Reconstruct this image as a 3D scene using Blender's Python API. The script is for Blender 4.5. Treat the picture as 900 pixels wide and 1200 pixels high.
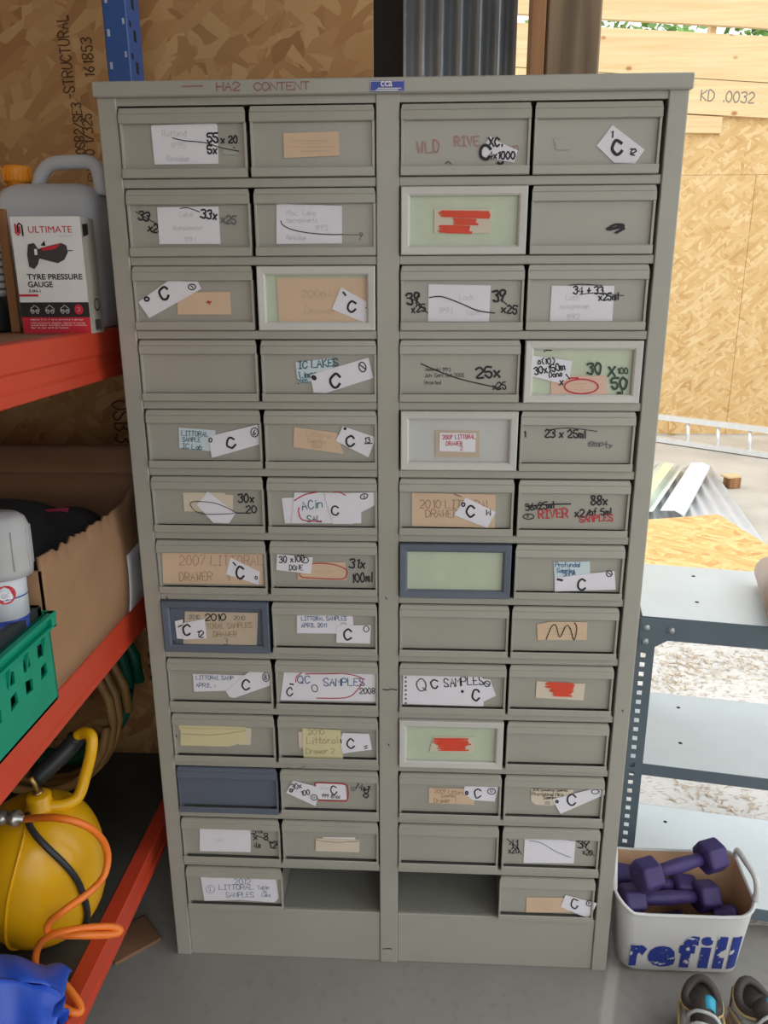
import bpy, math, random
from mathutils import Vector, Matrix
random.seed(7)
for o in list(bpy.data.objects): bpy.data.objects.remove(o)
SC = bpy.context.scene
COL = SC.collection
PI = math.pi
# ------------------------------------------------------------------ camera, sky, exposure
CAM = Vector((0.0604, -1.3406, 1.3945)); YAW, PITCH, ROLL, F = .05067, .28373, -.00302, 920.0
cf = Vector((-math.sin(YAW)*math.cos(PITCH), math.cos(YAW)*math.cos(PITCH), -math.sin(PITCH)))
cr0 = Vector((math.cos(YAW), math.sin(YAW), 0)); cu0 = cr0.cross(cf)
cr = cr0*math.cos(ROLL) + cu0*math.sin(ROLL); cu = cu0*math.cos(ROLL) - cr0*math.sin(ROLL)
cd = bpy.data.cameras.new('camera'); co = bpy.data.objects.new('camera', cd); COL.objects.link(co)
cd.sensor_fit = 'VERTICAL'; cd.sensor_height = 36; cd.sensor_width = 27; cd.lens = F/1200*36
cd.clip_start = .02; cd.clip_end = 200
m3 = Matrix((cr, cu, -cf)).transposed().to_4x4(); m3.translation = CAM; co.matrix_world = m3
SC.camera = co
SC.view_settings.view_transform = 'Standard'; SC.view_settings.look = 'None'
SC.view_settings.gamma = 1; SC.view_settings.use_curve_mapping = False
SC.view_settings.exposure = 0.88
W = bpy.data.worlds.new('sky'); SC.world = W; W.use_nodes = True
wn = W.node_tree; wn.nodes.clear()
wo = wn.nodes.new('ShaderNodeOutputWorld'); wb = wn.nodes.new('ShaderNodeBackground')
wt = wn.nodes.new('ShaderNodeTexCoord'); ws = wn.nodes.new('ShaderNodeSeparateXYZ'); wr = wn.nodes.new('ShaderNodeValToRGB')
wn.links.new(wt.outputs['Generated'], ws.inputs[0]); wn.links.new(ws.outputs['Z'], wr.inputs[0])
wr.color_ramp.elements[0].color = (1, .99, .97, 1); wr.color_ramp.elements[1].color = (.88, .95, 1, 1)
wn.links.new(wr.outputs[0], wb.inputs[0]); wb.inputs[1].default_value = 1.0
wn.links.new(wb.outputs[0], wo.inputs[0])
sun = bpy.data.lights.new('sun', 'SUN'); sun.energy = .45; sun.angle = math.radians(35); sun.color = (1, .95, .86)
so = bpy.data.objects.new('sun', sun); COL.objects.link(so); so.rotation_euler = (math.radians(38), math.radians(30), 0); so.location = (3, -3, 6)

def ray(px, py): return cr*((px-450)/F) - cu*((py-600)/F) + cf
def at(px, py, y):
    d = ray(px, py); return CAM + d*((y-CAM.y)/d.y)
def atx(px, py, x):
    d = ray(px, py); return CAM + d*((x-CAM.x)/d.x)
def atz(px, py, z):
    d = ray(px, py); return CAM + d*((z-CAM.z)/d.z)

# ------------------------------------------------------------------ materials
class NT:
    def __init__(s, name):
        s.m = bpy.data.materials.new(name); s.m.use_nodes = True; s.t = s.m.node_tree; s.b = s.t.nodes['Principled BSDF']
    def n(s, typ, **kw):
        nd = s.t.nodes.new('ShaderNode'+typ)
        for k, v in kw.items():
            if k in nd.inputs: nd.inputs[k].default_value = v
            else: setattr(nd, k, v)
        return nd
    def l(s, a, b): s.t.links.new(a, b)
    def co(s, scale=(1, 1, 1), rot=(0, 0, 0), src='Object'):
        tc = s.n('TexCoord'); mp = s.n('Mapping'); s.l(tc.outputs[src], mp.inputs[0])
        mp.inputs['Scale'].default_value = scale; mp.inputs['Rotation'].default_value = rot
        return mp.outputs[0]
    def ramp(s, fac, stops, mode='LINEAR'):
        r = s.n('ValToRGB'); r.color_ramp.interpolation = mode
        e = r.color_ramp.elements
        while len(e) < len(stops): e.new(.5)
        for k, (p, c) in enumerate(stops): e[k].position = p; e[k].color = (*c, 1)
        s.l(fac, r.inputs[0]); return r.outputs[0]
    def mix(s, fac, a, b):
        x = s.n('MixRGB')
        for k, v in ((0, fac), (1, a), (2, b)):
            if hasattr(v, 'is_linked'): s.l(v, x.inputs[k])
            else: x.inputs[k].default_value = v if k == 0 else (*v, 1)
        return x.outputs[0]
    def math(s, op, a, b=None):
        x = s.n('Math', operation=op)
        for k, v in ((0, a), (1, b)):
            if v is None: continue
            if hasattr(v, 'is_linked'): s.l(v, x.inputs[k])
            else: x.inputs[k].default_value = v
        return x.outputs[0]
    def bump(s, h, strength=.3, dist=.002):
        b = s.n('Bump', Strength=strength, Distance=dist); s.l(h, b.inputs['Height']); s.l(b.outputs[0], s.b.inputs['Normal'])

def plain(name, c, rough=.5, metal=0, var=.12, scale=25, spec=.5, bump=0, trans=0, sss=0):
    t = NT(name); nz = t.n('TexNoise', Scale=scale, Detail=4.0); t.l(t.co(), nz.inputs['Vector'])
    lo = tuple(x*(1-var) for x in c); hi = tuple(min(1, x*(1+var)) for x in c)
    t.l(t.ramp(nz.outputs[0], [(.3, lo), (.7, hi)]), t.b.inputs['Base Color'])
    t.b.inputs['Roughness'].default_value = rough; t.b.inputs['Metallic'].default_value = metal
    t.b.inputs['Specular IOR Level'].default_value = spec
    if trans: t.b.inputs['Transmission Weight'].default_value = trans; t.b.inputs['IOR'].default_value = 1.2
    if bump: t.bump(nz.outputs[0], bump)
    return t.m

def osb(name, stops, plane='xz', sc=(11, 48), rough=.75):
    t = NT(name)
    rot = {'xz': (PI/2, 0, 0), 'xy': (0, 0, 0), 'yz': (0, PI/2, 0)}[plane]
    val = None
    for k, a in enumerate((15, 62, 118, 160, 88, 35, 140)):
        base = t.co(rot=rot)
        wp = t.n('Mapping', vector_type='TEXTURE'); wp.inputs['Rotation'].default_value = (0, 0, math.radians(a)); wp.inputs['Scale'].default_value = (1/sc[0], 1/sc[1], 1)
        wp.inputs['Location'].default_value = (k*3.1, k*7.7, 0); t.l(base, wp.inputs[0])
        nz = t.n('TexNoise', Scale=.9, Detail=2.0); t.l(wp.outputs[0], nz.inputs['Vector'])
        ad = t.n('VectorMath', operation='MULTIPLY_ADD'); t.l(nz.outputs['Color'], ad.inputs[0]); ad.inputs[1].default_value = (.5, .8, 0); t.l(wp.outputs[0], ad.inputs[2])
        vo = t.n('TexVoronoi', voronoi_dimensions='2D', Scale=1.0); t.l(ad.outputs[0], vo.inputs['Vector'])
        sp = t.n('SeparateColor'); t.l(vo.outputs['Color'], sp.inputs[0])
        if val is None: val = sp.outputs[0]
        else:
            gate = t.math('GREATER_THAN', sp.outputs[1], .62)
            mm = t.n('Mix', data_type='FLOAT'); t.l(gate, mm.inputs[0]); t.l(val, mm.inputs[2]); t.l(sp.outputs[0], mm.inputs[3]); val = mm.outputs[0]
    big = t.n('TexNoise', Scale=3.0, Detail=3.0); t.l(t.co(rot=rot), big.inputs['Vector'])
    fine = t.n('TexNoise', Scale=1.0, Detail=4.0); t.l(t.co(scale=(40, 160, 40)), fine.inputs['Vector'])
    v2 = t.math('ADD', t.math('MULTIPLY', val, .75), t.math('ADD', t.math('MULTIPLY', big.outputs[0], .22), t.math('MULTIPLY', fine.outputs[0], .1)))
    t.l(t.ramp(v2, stops), t.b.inputs['Base Color']); t.b.inputs['Roughness'].default_value = rough
    t.bump(val, .25, .002); return t.m

def wood(name, lo, hi, axis, rough=.65, knots=None):
    t = NT(name); s = {'x': (1.2, 30, 30), 'z': (30, 30, 1.2), 'y': (30, 1.2, 30)}[axis]
    nz = t.n('TexNoise', Scale=1.0, Detail=5.0, Distortion=.6); t.l(t.co(scale=s), nz.inputs['Vector'])
    c = t.ramp(nz.outputs[0], [(.3, lo), (.7, hi)])
    if knots:
        vo = t.n('TexVoronoi', voronoi_dimensions='3D', Scale=1.0); t.l(t.co(scale=knots), vo.inputs['Vector'])
        c = t.mix(t.ramp(vo.outputs['Distance'], [(.05, (1, 1, 1)), (.11, (0, 0, 0))]), c, (.36, .15, .05))
    t.l(c, t.b.inputs['Base Color']); t.b.inputs['Roughness'].default_value = rough; return t.m

def metal_paint(name, c, rough=.38, dirt=(.2, .19, .16), amt=.35):
    t = NT(name)
    nz = t.n('TexNoise', Scale=9.0, Detail=6.0, Roughness=.65); t.l(t.co(), nz.inputs['Vector'])
    n2 = t.n('TexNoise', Scale=70.0, Detail=3.0); t.l(t.co(), n2.inputs['Vector'])
    c1 = t.ramp(nz.outputs[0], [(.3, tuple(x*.96 for x in c)), (.7, tuple(x*1.04 for x in c))])
    sp = t.ramp(n2.outputs[0], [(.7, (0, 0, 0)), (.78, (amt, amt, amt))])
    t.l(t.mix(sp, c1, dirt), t.b.inputs['Base Color'])
    rr = t.ramp(nz.outputs[0], [(.3, (rough*.92,)*3), (.7, (rough*1.08,)*3)])
    t.l(rr, t.b.inputs['Roughness']); t.bump(nz.outputs[0], .05, .004); return t.m

def concrete(name, c, band=False, specks=False):
    t = NT(name)
    a = t.n('TexNoise', Scale=1.6, Detail=8.0, Roughness=.6); t.l(t.co(), a.inputs['Vector'])
    b = t.n('TexNoise', Scale=40.0, Detail=5.0); t.l(t.co(), b.inputs['Vector'])
    col = t.ramp(a.outputs[0], [(.3, tuple(x*.8 for x in c)), (.72, tuple(x*1.15 for x in c))])
    col = t.mix(t.ramp(b.outputs[0], [(.55, (0, 0, 0)), (.75, (.35, .35, .35))]), col, tuple(x*.6 for x in c))
    if band:      # worn pale streak across the slab beside the tub
        tc = t.n('TexCoord'); sx = t.n('SeparateXYZ'); t.l(tc.outputs['Object'], sx.inputs[0])
        d = t.math('ADD', sx.outputs[0], t.math('MULTIPLY', sx.outputs[1], -.32))
        d = t.math('ADD', d, t.math('MULTIPLY', a.outputs[0], .03))
        d = t.math('ABSOLUTE', t.math('SUBTRACT', d, .489))
        col = t.mix(t.ramp(d, [(.008, (.7, .7, .7)), (.017, (0, 0, 0))]), col, (.5, .49, .45))
    if specks:
        v = t.n('TexNoise', Scale=22.0, Detail=3.0, Distortion=2.0); t.l(t.co(scale=(1, 2.2, 1)), v.inputs['Vector'])
        col = t.mix(t.ramp(v.outputs[0], [(.56, (0, 0, 0)), (.64, (.7, .7, .7))]), col, (.33, .24, .16))
    t.l(col, t.b.inputs['Base Color']); t.b.inputs['Roughness'].default_value = .7; t.bump(b.outputs[0], .2, .003); return t.m

M = {}
M['cab'] = metal_paint('grey_green_paint', (.365, .36, .312), .3, amt=.12)
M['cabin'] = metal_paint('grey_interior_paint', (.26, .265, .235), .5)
M['white'] = metal_paint('white_frame_paint', (.56, .565, .53), .36)
M['blue'] = metal_paint('slate_blue_paint', (.112, .138, .182), .4)
M['green_in'] = plain('pale_green_panel', (.5, .57, .43), .35, var=.05)
M['grey_in'] = plain('pale_grey_panel', (.52, .53, .51), .35, var=.04)
M['p_white'] = plain('white_paper', (.77, .77, .83), .7, var=.02)
M['p_blue'] = plain('pale_blue_paper', (.6, .71, .76), .7, var=.02)
M['p_peach'] = plain('peach_paper', (.66, .49, .34), .7, var=.03)
M['p_tan'] = plain('tan_paper', (.54, .45, .34), .7, var=.04)
M['p_cream'] = plain('cream_paper', (.66, .58, .46), .7, var=.03)
M['p_yellow'] = plain('yellow_paper', (.66, .61, .36), .7, var=.03)
M['p_pink'] = plain('pink_paper', (.7, .48, .38), .7, var=.05)
INK = {}
for k, c in dict(black=(.012, .012, .015), gray=(.13, .13, .13), faint=(.5, .5, .54), faintp=(.5, .36, .25), blue=(.03, .1, .24), teal=(.03, .13, .17),
                 red=(.5, .035, .05), orange=(.72, .07, .03), pink=(.4, .21, .19), brown=(.33, .2, .12), olive=(.3, .24, .1), rust=(.27, .14, .1), dgreen=(.02, .06, .04), white=(.8, .8, .8), smudge=(.4, .42, .38)).items():
    INK[k] = plain('ink_'+k, c, .6, var=.05)
M['osb_wall'] = osb('osb_wall_board', [(.05, (.3, .14, .05)), (.3, (.44, .235, .09)), (.6, (.51, .29, .12)), (.95, (.6, .385, .18))], 'xz', (13, 42))
M['osb_out'] = osb('osb_outdoor_board', [(.04, (.36, .19, .065)), (.22, (.52, .325, .13)), (.6, (.58, .39, .175)), (.95, (.65, .485, .26))], 'xz', (9, 36))
M['osb_flat'] = osb('osb_loose_board', [(.08, (.5, .23, .07)), (.3, (.68, .38, .13)), (.6, (.76, .46, .18)), (.95, (.82, .57, .27))], 'xy', (9, 40))
M['pine'] = wood('pale_pine', (.6, .42, .21), (.7, .54, .31), 'x', knots=(3.2, 5, 5))
M['old_wood'] = wood('weathered_timber', (.1, .065, .035), (.27, .19, .11), 'z')
M['batten'] = wood('brown_batten', (.17, .07, .025), (.4, .2, .08), 'z')
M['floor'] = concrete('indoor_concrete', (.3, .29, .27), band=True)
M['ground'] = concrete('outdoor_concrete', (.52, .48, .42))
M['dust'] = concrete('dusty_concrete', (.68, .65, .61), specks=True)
M['red'] = metal_paint('red_beam_paint', (.58, .06, .025), .4, amt=.25)
M['upblue'] = metal_paint('blue_upright_paint', (.03, .1, .34), .45)
M['dark'] = plain('void_shade_black', (.012, .012, .013), .8)  # near-black standing in for the shade inside gaps, slots and holes
M['deck'] = plain('dark_deck_board', (.045, .045, .04), .6, var=.2, scale=12)
M['galv'] = plain('galvanised_sheet', (.42, .46, .5), .38, .75, var=.12, scale=6)
M['galv_out'] = plain('weathered_galvanised', (.62, .64, .67), .5, .3, var=.06, scale=5)
M['plastic_sheet'] = plain('clear_roof_plastic', (.8, .86, .8), .25, var=.06, scale=4, trans=.1)
M['lime'] = plain('lime_streak', (.63, .67, .42), .6)
M['flash'] = plain('white_flashing', (.8, .84, .86), .35, .1, var=.05)
M['bench'] = metal_paint('dark_slate_paint', (.1, .135, .165), .45)
M['shelf'] = metal_paint('pale_grey_shelf', (.66, .72, .745), .3, amt=.2)  # shelf tops paled so their colour carries the sky's reflection
M['bolt'] = plain('zinc_bolt', (.35, .38, .4), .35, .8)
M['alu'] = plain('ladder_aluminium', (.72, .73, .74), .35, .4, var=.05)
M['tub'] = plain('white_soft_plastic', (.61, .62, .62), .4, var=.06, scale=6)
M['tub_in'] = plain('stained_inner_plastic', (.6, .37, .22), .45, var=.15, scale=8)
M['purple'] = plain('purple_neoprene', (.042, .026, .125), .6, var=.15, scale=40)
M['jerry'] = plain('pale_blue_translucent', (.66, .7, .76), .35, var=.06, scale=5, trans=.12)
M['orange_cap'] = plain('orange_cap', (.9, .34, .025), .4)
M['carton_w'] = plain('white_carton', (.72, .73, .73), .45, var=.03)
M['carton_b'] = plain('black_print', (.015, .015, .018), .45)
M['carton_r'] = plain('red_print', (.55, .02, .04), .45)
M['carton_g'] = plain('carton_grey_side', (.45, .42, .36), .5)
M['kraft'] = plain('kraft_cardboard', (.34, .19, .1), .8, var=.12, scale=9, bump=.1)
M['kraft_d'] = plain('worn_cardboard', (.27, .14, .075), .85, var=.15, scale=7)
M['black_cloth'] = plain('black_cloth', (.012, .011, .013), .85, var=.3, bump=.4, scale=60)
M['magenta'] = plain('magenta_tag', (.4, .04, .09), .6)
M['crate'] = plain('green_crate_plastic', (.0, .28, .16), .42, var=.06)
M['black_pl'] = plain('black_plastic', (.02, .025, .028), .45)
M['can'] = plain('white_can', (.62, .66, .72), .3, var=.04)
M['can_blue'] = plain('blue_can_band', (.02, .06, .33), .35, var=.3, scale=60)
M['cap'] = plain('cloudy_clear_plastic', (.62, .62, .63), .2, var=.06, trans=.35)
M['yellow'] = plain('yellow_enamel', (.75, .4, .005), .28, var=.05, scale=8)
M['brass'] = plain('brass_fitting', (.45, .3, .1), .35, .8)
M['steel'] = plain('steel_fitting', (.5, .5, .48), .3, .8)
M['hose_o'] = plain('orange_hose', (.85, .2, .02), .35, var=.05)
M['hose_t'] = plain('tan_hose', (.34, .2, .07), .5)
M['hose_g'] = plain('green_hose', (.0, .12, .07), .5)
M['bluebag'] = plain('blue_plastic', (.025, .1, .62), .4, var=.1)
M['shoe_w'] = plain('pale_grey_mesh', (.52, .54, .55), .8, var=.12, scale=200, bump=.3)
M['shoe_b'] = plain('dark_brown_leather', (.06, .048, .042), .6)
M['shoe_t'] = plain('tan_trim', (.5, .31, .17), .7)
M['shoe_y'] = plain('pale_yellow_piping', (.6, .45, .22), .7)
M['shoe_c'] = plain('cyan_lining', (.03, .36, .55), .6)
M['roll'] = plain('pinkish_tube', (.55, .42, .36), .45, var=.05)
M['chip_grey'] = plain('grey_chip', (.4, .37, .33), .8); M['chip_tan'] = plain('tan_chip', (.5, .39, .28), .8); M['chip_pale'] = plain('pale_chip', (.62, .54, .42), .8)
M['leaf'] = plain('green_leaves', (.14, .27, .05), .6, var=.5, scale=3)
M['bark'] = plain('bark', (.1, .07, .05), .8)
M['plaster'] = plain('grey_lining', (.36, .36, .36), .8)  # neutral grey for unseen walls and roof, keeps their bounce light from turning warm
t = NT('worn_blue_print'); nz = t.n('TexNoise', Scale=38.0, Detail=3.0); t.l(t.co(), nz.inputs['Vector'])
t.l(t.ramp(nz.outputs[0], [(.6, (.018, .04, .26)), (.63, (.62, .63, .62))]), t.b.inputs['Base Color']); M['worn_blue'] = t.m

# ------------------------------------------------------------------ mesh builder
class MB:
    def __init__(s): s.v = []; s.f = []; s.mi = []; s.mats = []; s.sm = []
    def mat(s, m):
        m = M[m] if isinstance(m, str) else m
        if m not in s.mats: s.mats.append(m)
        return s.mats.index(m)
    def add(s, vs, fs, m, smooth=False):
        k = len(s.v); mi = s.mat(m); s.v += [tuple(v) for v in vs]
        for f in fs: s.f.append([i+k for i in f]); s.mi.append(mi); s.sm.append(smooth)
    def box(s, a, b, m, mtx=None):
        x0, y0, z0 = a; x1, y1, z1 = b
        vs = [Vector(p) for p in ((x0,y0,z0),(x1,y0,z0),(x1,y1,z0),(x0,y1,z0),(x0,y0,z1),(x1,y0,z1),(x1,y1,z1),(x0,y1,z1))]
        if mtx is not None: vs = [mtx @ v for v in vs]
        s.add(vs, [(0,3,2,1),(4,5,6,7),(0,1,5,4),(1,2,6,5),(2,3,7,6),(3,0,4,7)], m)
    def cbox(s, a, b, m, c=.002, mtx=None):     # box with chamfered edges
        x0, y0, z0 = a; x1, y1, z1 = b; vs = []; idx = {}
        for i, x in enumerate((x0, x1)):
            for j, y in enumerate((y0, y1)):
                for k, z in enumerate((z0, z1)):
                    sx, sy, sz = (1, -1)[i]*c, (1, -1)[j]*c, (1, -1)[k]*c
                    for ax, p in enumerate(((x, y+sy, z+sz), (x+sx, y, z+sz), (x+sx, y+sy, z))):
                        idx[i, j, k, ax] = len(vs); vs.append(Vector(p))
        fs = []
        for ax in range(3):
            for e in (0, 1):
                def K(a, b):
                    t = [0, 0, 0]; t[ax] = e; o = [q for q in range(3) if q != ax]; t[o[0]] = a; t[o[1]] = b; return idx[t[0], t[1], t[2], ax]
                fs.append((K(0,0), K(1,0), K(1,1), K(0,1)))
        for ax in range(3):
            o = [q for q in range(3) if q != ax]
            for a in (0, 1):
                for b in (0, 1):
                    def K(e, q):
                        t = [0, 0, 0]; t[ax] = e; t[o[0]] = a; t[o[1]] = b; return idx[t[0], t[1], t[2], q]
                    fs.append((K(0, o[0]), K(1, o[0]), K(1, o[1]), K(0, o[1])))
        for i in (0, 1):
            for j in (0, 1):
                for k in (0, 1): fs.append((idx[i,j,k,0], idx[i,j,k,1], idx[i,j,k,2]))
        if mtx is not None: vs = [mtx @ v for v in vs]
        s.add(vs, fs, m)
    def loft(s, rings, m, closed=True, cap=True, smooth=True):
        n = len(rings[0]); vs = [p for r in rings for p in r]; fs = []
        for i in range(len(rings)-1):
            for j in range(n if closed else n-1):
                a = i*n+j; b = i*n+(j+1) % n; fs.append((a, b, b+n, a+n))
        if cap and closed: fs.append(tuple(range(n))[::-1]); fs.append(tuple(range((len(rings)-1)*n, len(rings)*n)))
        s.add(vs, fs, m, smooth)
    def tube(s, pts, r, m, n=8, sub=0, closed=False):
        pts = [Vector(p) for p in pts]
        if sub: pts = smooth_line(pts, sub, closed)
        rs = r if isinstance(r, (list, tuple)) else [r]*len(pts)
        if len(rs) != len(pts): rs = [rs[min(len(rs)-1, int(i*len(rs)/len(pts)))] for i in range(len(pts))]
        rings = []; up = None
        for i, p in enumerate(pts):
            if closed: d = pts[(i+1) % len(pts)]-pts[i-1]
            else: d = pts[min(i+1, len(pts)-1)]-pts[max(i-1, 0)]
            d.normalize()
            if up is None: up = Vector((0, 0, 1)) if abs(d.z) < .9 else Vector((1, 0, 0))
            u = up - d*up.dot(d); u.normalize(); up = u; w = d.cross(u)
            rings.append([p + (u*math.cos(2*PI*k/n) + w*math.sin(2*PI*k/n))*rs[i] for k in range(n)])
        if closed: rings.append(rings[0])
        s.loft(rings, m, cap=not closed)
    def lathe(s, prof, c, m, n=32, axis=(0, 0, 1), cap=True):
        a = Vector(axis).normalized(); u = a.orthogonal().normalized() if abs(a.z) < .999 else Vector((1, 0, 0)); w = a.cross(u); c = Vector(c)
        s.loft([[c + a*z + (u*math.cos(2*PI*k/n)+w*math.sin(2*PI*k/n))*r for k in range(n)] for r, z in prof], m, cap=cap)
    def poly(s, pts, m, thick=None):     # flat polygon, optional extrusion vector
        pts = [Vector(p) for p in pts]; n = len(pts)
        if thick is None: s.add(pts, [tuple(range(n))], m); return
        t = Vector(thick); q = [p+t for p in pts]
        s.add(pts+q, [tuple(range(n)), tuple(range(2*n-1, n-1, -1))]+[(i, i+n, (i+1) % n+n, (i+1) % n) for i in range(n)], m)
    def ribbon(s, pts, w, m, nrm):
        nv = Vector(nrm).normalized(); j0 = random.uniform(0, 1e-4); pts = [Vector(p)+nv*(j0+i*1.2e-5) for i, p in enumerate(pts)]; L = []
        for i, p in enumerate(pts):
            d = pts[min(i+1, len(pts)-1)]-pts[max(i-1, 0)]
            if d.length < 1e-9: d = Vector((1, 0, 0))
            o = Vector(nrm).cross(d.normalized())*(w/2); L += [p+o, p-o]
        if len(pts) > 1:
            e = (pts[0]-pts[1]).normalized()*w*.4; L[0] += e; L[1] += e
            e = (pts[-1]-pts[-2]).normalized()*w*.4; L[-1] += e; L[-2] += e
        s.add(L, [(2*i, 2*i+1, 2*i+3, 2*i+2) for i in range(len(pts)-1)], m)
    def build(s, name, parent=None, bevel=0, subsurf=0, auto=False):
        me = bpy.data.meshes.new(name)
        org = Vector((0, 0, 0))
        if parent is not None: org = Vector(parent.matrix_world.translation) if parent.parent is None else Vector(parent.location) + Vector(parent.parent.location)
        me.from_pydata([tuple(Vector(v)-org) for v in s.v], [], s.f)
        for m in s.mats: me.materials.append(m)
        me.polygons.foreach_set('material_index', s.mi); me.polygons.foreach_set('use_smooth', s.sm); me.update()
        o = bpy.data.objects.new(name, me); COL.objects.link(o)
        if parent is not None: o.parent = parent
        if bevel:
            b = o.modifiers.new('bevel', 'BEVEL'); b.width = bevel; b.segments = 2; b.limit_method = 'ANGLE'; b.angle_limit = .6
        if subsurf:
            b = o.modifiers.new('sub', 'SUBSURF'); b.levels = subsurf; b.render_levels = subsurf
        return o

def smooth_line(p, sub=4, closed=False):
    p = [Vector(q) for q in p]; n = len(p); out = []
    if n < 3: return p
    for i in range(n if closed else n-1):
        if closed: a, b, c, d = p[i-1], p[i], p[(i+1) % n], p[(i+2) % n]
        else: a, b, c, d = p[max(i-1, 0)], p[i], p[i+1], p[min(i+2, n-1)]
        for k in range(sub):
            t = k/sub; out.append(.5*((2*b)+(c-a)*t+(2*a-5*b+4*c-d)*t*t+(3*b-a-3*c+d)*t**3))
    if not closed: out.append(p[-1])
    return out
def thing(name, label, cat, loc=(0, 0, 0), group=None):
    o = bpy.data.objects.new(name, None); COL.objects.link(o); o.location = loc; o.empty_display_size = .05
    bpy.context.view_layer.update()
    return tag(o, label, cat, group)
def tag(o, label=None, cat=None, group=None, kind=None):
    if label: o['label'] = label
    if cat: o['category'] = cat
    if group: o['group'] = group
    if kind: o['kind'] = kind
    return o
def struct(o): o['kind'] = 'structure'; return o
def origin(o, p):       # moves the pivot of a one-mesh thing to its base
    p = Vector(p); o.data.transform(Matrix.Translation(-p)); o.location = p; return o

FONT = dict(A='00 3a 60/14 54', B='00 0a 4a 57 35 05/35 63 51 30 00', C='68 4a 2a 07 03 20 40 62', D='00 0a 3a 67 63 30 00', E='6a 0a 00 60/05 45', F='6a 0a 00/05 45',
    G='68 4a 2a 07 03 20 40 63 65 45', H='0a 00/6a 60/05 65', I='1a 5a/3a 30/10 50', J='5a 52 30 10 02', K='0a 00/6a 05 60', L='0a 00 60', M='00 0a 35 6a 60', N='00 0a 60 6a',
    O='2a 07 03 20 40 63 67 4a 2a', P='00 0a 4a 68 66 45 05', Q='2a 07 03 20 40 63 67 4a 2a/42 70', R='00 0a 4a 68 66 45 05/35 60', S='68 4a 1a 08 06 44 62 50 10 02',
    T='0a 6a/3a 30', U='0a 03 20 40 63 6a', V='0a 30 6a', W='0a 10 36 50 6a', X='0a 60/6a 00', Y='0a 35 6a/35 30', Z='0a 6a 00 60')
FONT.update({'0': '2a 07 03 20 40 63 67 4a 2a', '1': '18 3a 30', '2': '08 2a 4a 68 66 00 60', '3': '09 2a 5a 67 36 55 63 50 20 01', '4': '50 5a 03 63', '5': '6a 1a 06 46 63 50 20 02',
    '6': '5a 26 03 20 40 62 54 25 03', '7': '0a 6a 20', '8': '35 17 1a 5a 57 35 03 20 40 63 35', '9': '10 46 68 4a 1a 07 25 57', 'x': '06 50/56 00', 'm': '06 00/05 26 35 30/35 56 65 60',
    'l': '1a 10', 'a': '55 36 14 02 20 41 55 50', 'e': '03 53 56 26 04 01 20 50', 'i': '16 10/18 19', 'o': '26 04 01 20 40 51 54 36 26', 'r': '06 00/03 26 46', 't': '2a 21 40/06 46',
    's': '56 26 14 43 51 30 00', 'u': '06 01 20 41 56/56 50', 'n': '06 00/04 26 46 54 50', 'p': '07 00/06 37 55 33 03', 'd': '5a 50/54 36 14 02 20 40 52', 'w': '06 10 34 50 66',
    'b': '0a 00/04 26 46 53 40 00', 'y': '06 23/56 10', 'k': '0a 00/46 03 50', 'f': '5a 3a 28 20/06 46', 'c': '56 26 04 02 20 50', 'h': '0a 00/04 26 46 54 50', 'j': '36 31 10', 'v': '06 20 46', 'q': '56 26 04 22 53/56 50', 'z': '06 56 00 50', 'g': '56 26 04 22 53/56 51 30',
    '.': '20 21', ':': '21 22/25 26', '-': '15 55', '+': '15 55/32 38', '/': '00 6a', "'": '37 3a', '(': '4a 17 13 40', ')': '2a 57 53 20'})
def strokes(txt, h, jit=.035, asp=.62):
    out = []; x = 0
    for ch in txt:
        if ch == ' ': x += h*.45; continue
        g = FONT.get(ch) or FONT.get(ch.upper())
        if not g: continue
        mx = 0
        for st in g.split('/'):
            pts = []
            for q in st.split():
                gx, gy = int(q[0], 16), int(q[1], 16); mx = max(mx, gx)
                pts.append(Vector((x+gx/6*h*asp*.85+random.uniform(-jit, jit)*h, gy/10*h+random.uniform(-jit, jit)*h, 0)))
            if len(pts) > 4 and ch not in 'EMW': pts = smooth_line(pts, 3)
            out.append(pts)
        x += (mx/6*.85*asp+.2)*h
    return out, x
def printed(mb, txt, fn, m, offset=0.0, fit=None, align='L'):
    """type-set text: fn maps (x, y) in text units (cap height about .7) to a point in the world"""
    cu_ = bpy.data.curves.new('t', 'FONT'); cu_.body = txt; cu_.offset = offset; cu_.resolution_u = 3
    o = bpy.data.objects.new('t', cu_); COL.objects.link(o)
    dg = bpy.context.evaluated_depsgraph_get(); me = o.evaluated_get(dg).to_mesh()
    vs = [v.co.copy() for v in me.vertices]; fs = [tuple(p.vertices) for p in me.polygons]
    o.evaluated_get(dg).to_mesh_clear(); bpy.data.objects.remove(o); bpy.data.curves.remove(cu_)
    x0 = min(v.x for v in vs); x1 = max(v.x for v in vs); y0 = min(v.y for v in vs); y1 = max(v.y for v in vs)
    if fit: vs = [Vector(((v.x-x0)/(x1-x0)*fit[0], (v.y-y0)/(y1-y0)*fit[1], 0)) for v in vs]
    mb.add([fn(v.x, v.y) for v in vs], fs, m)

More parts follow.
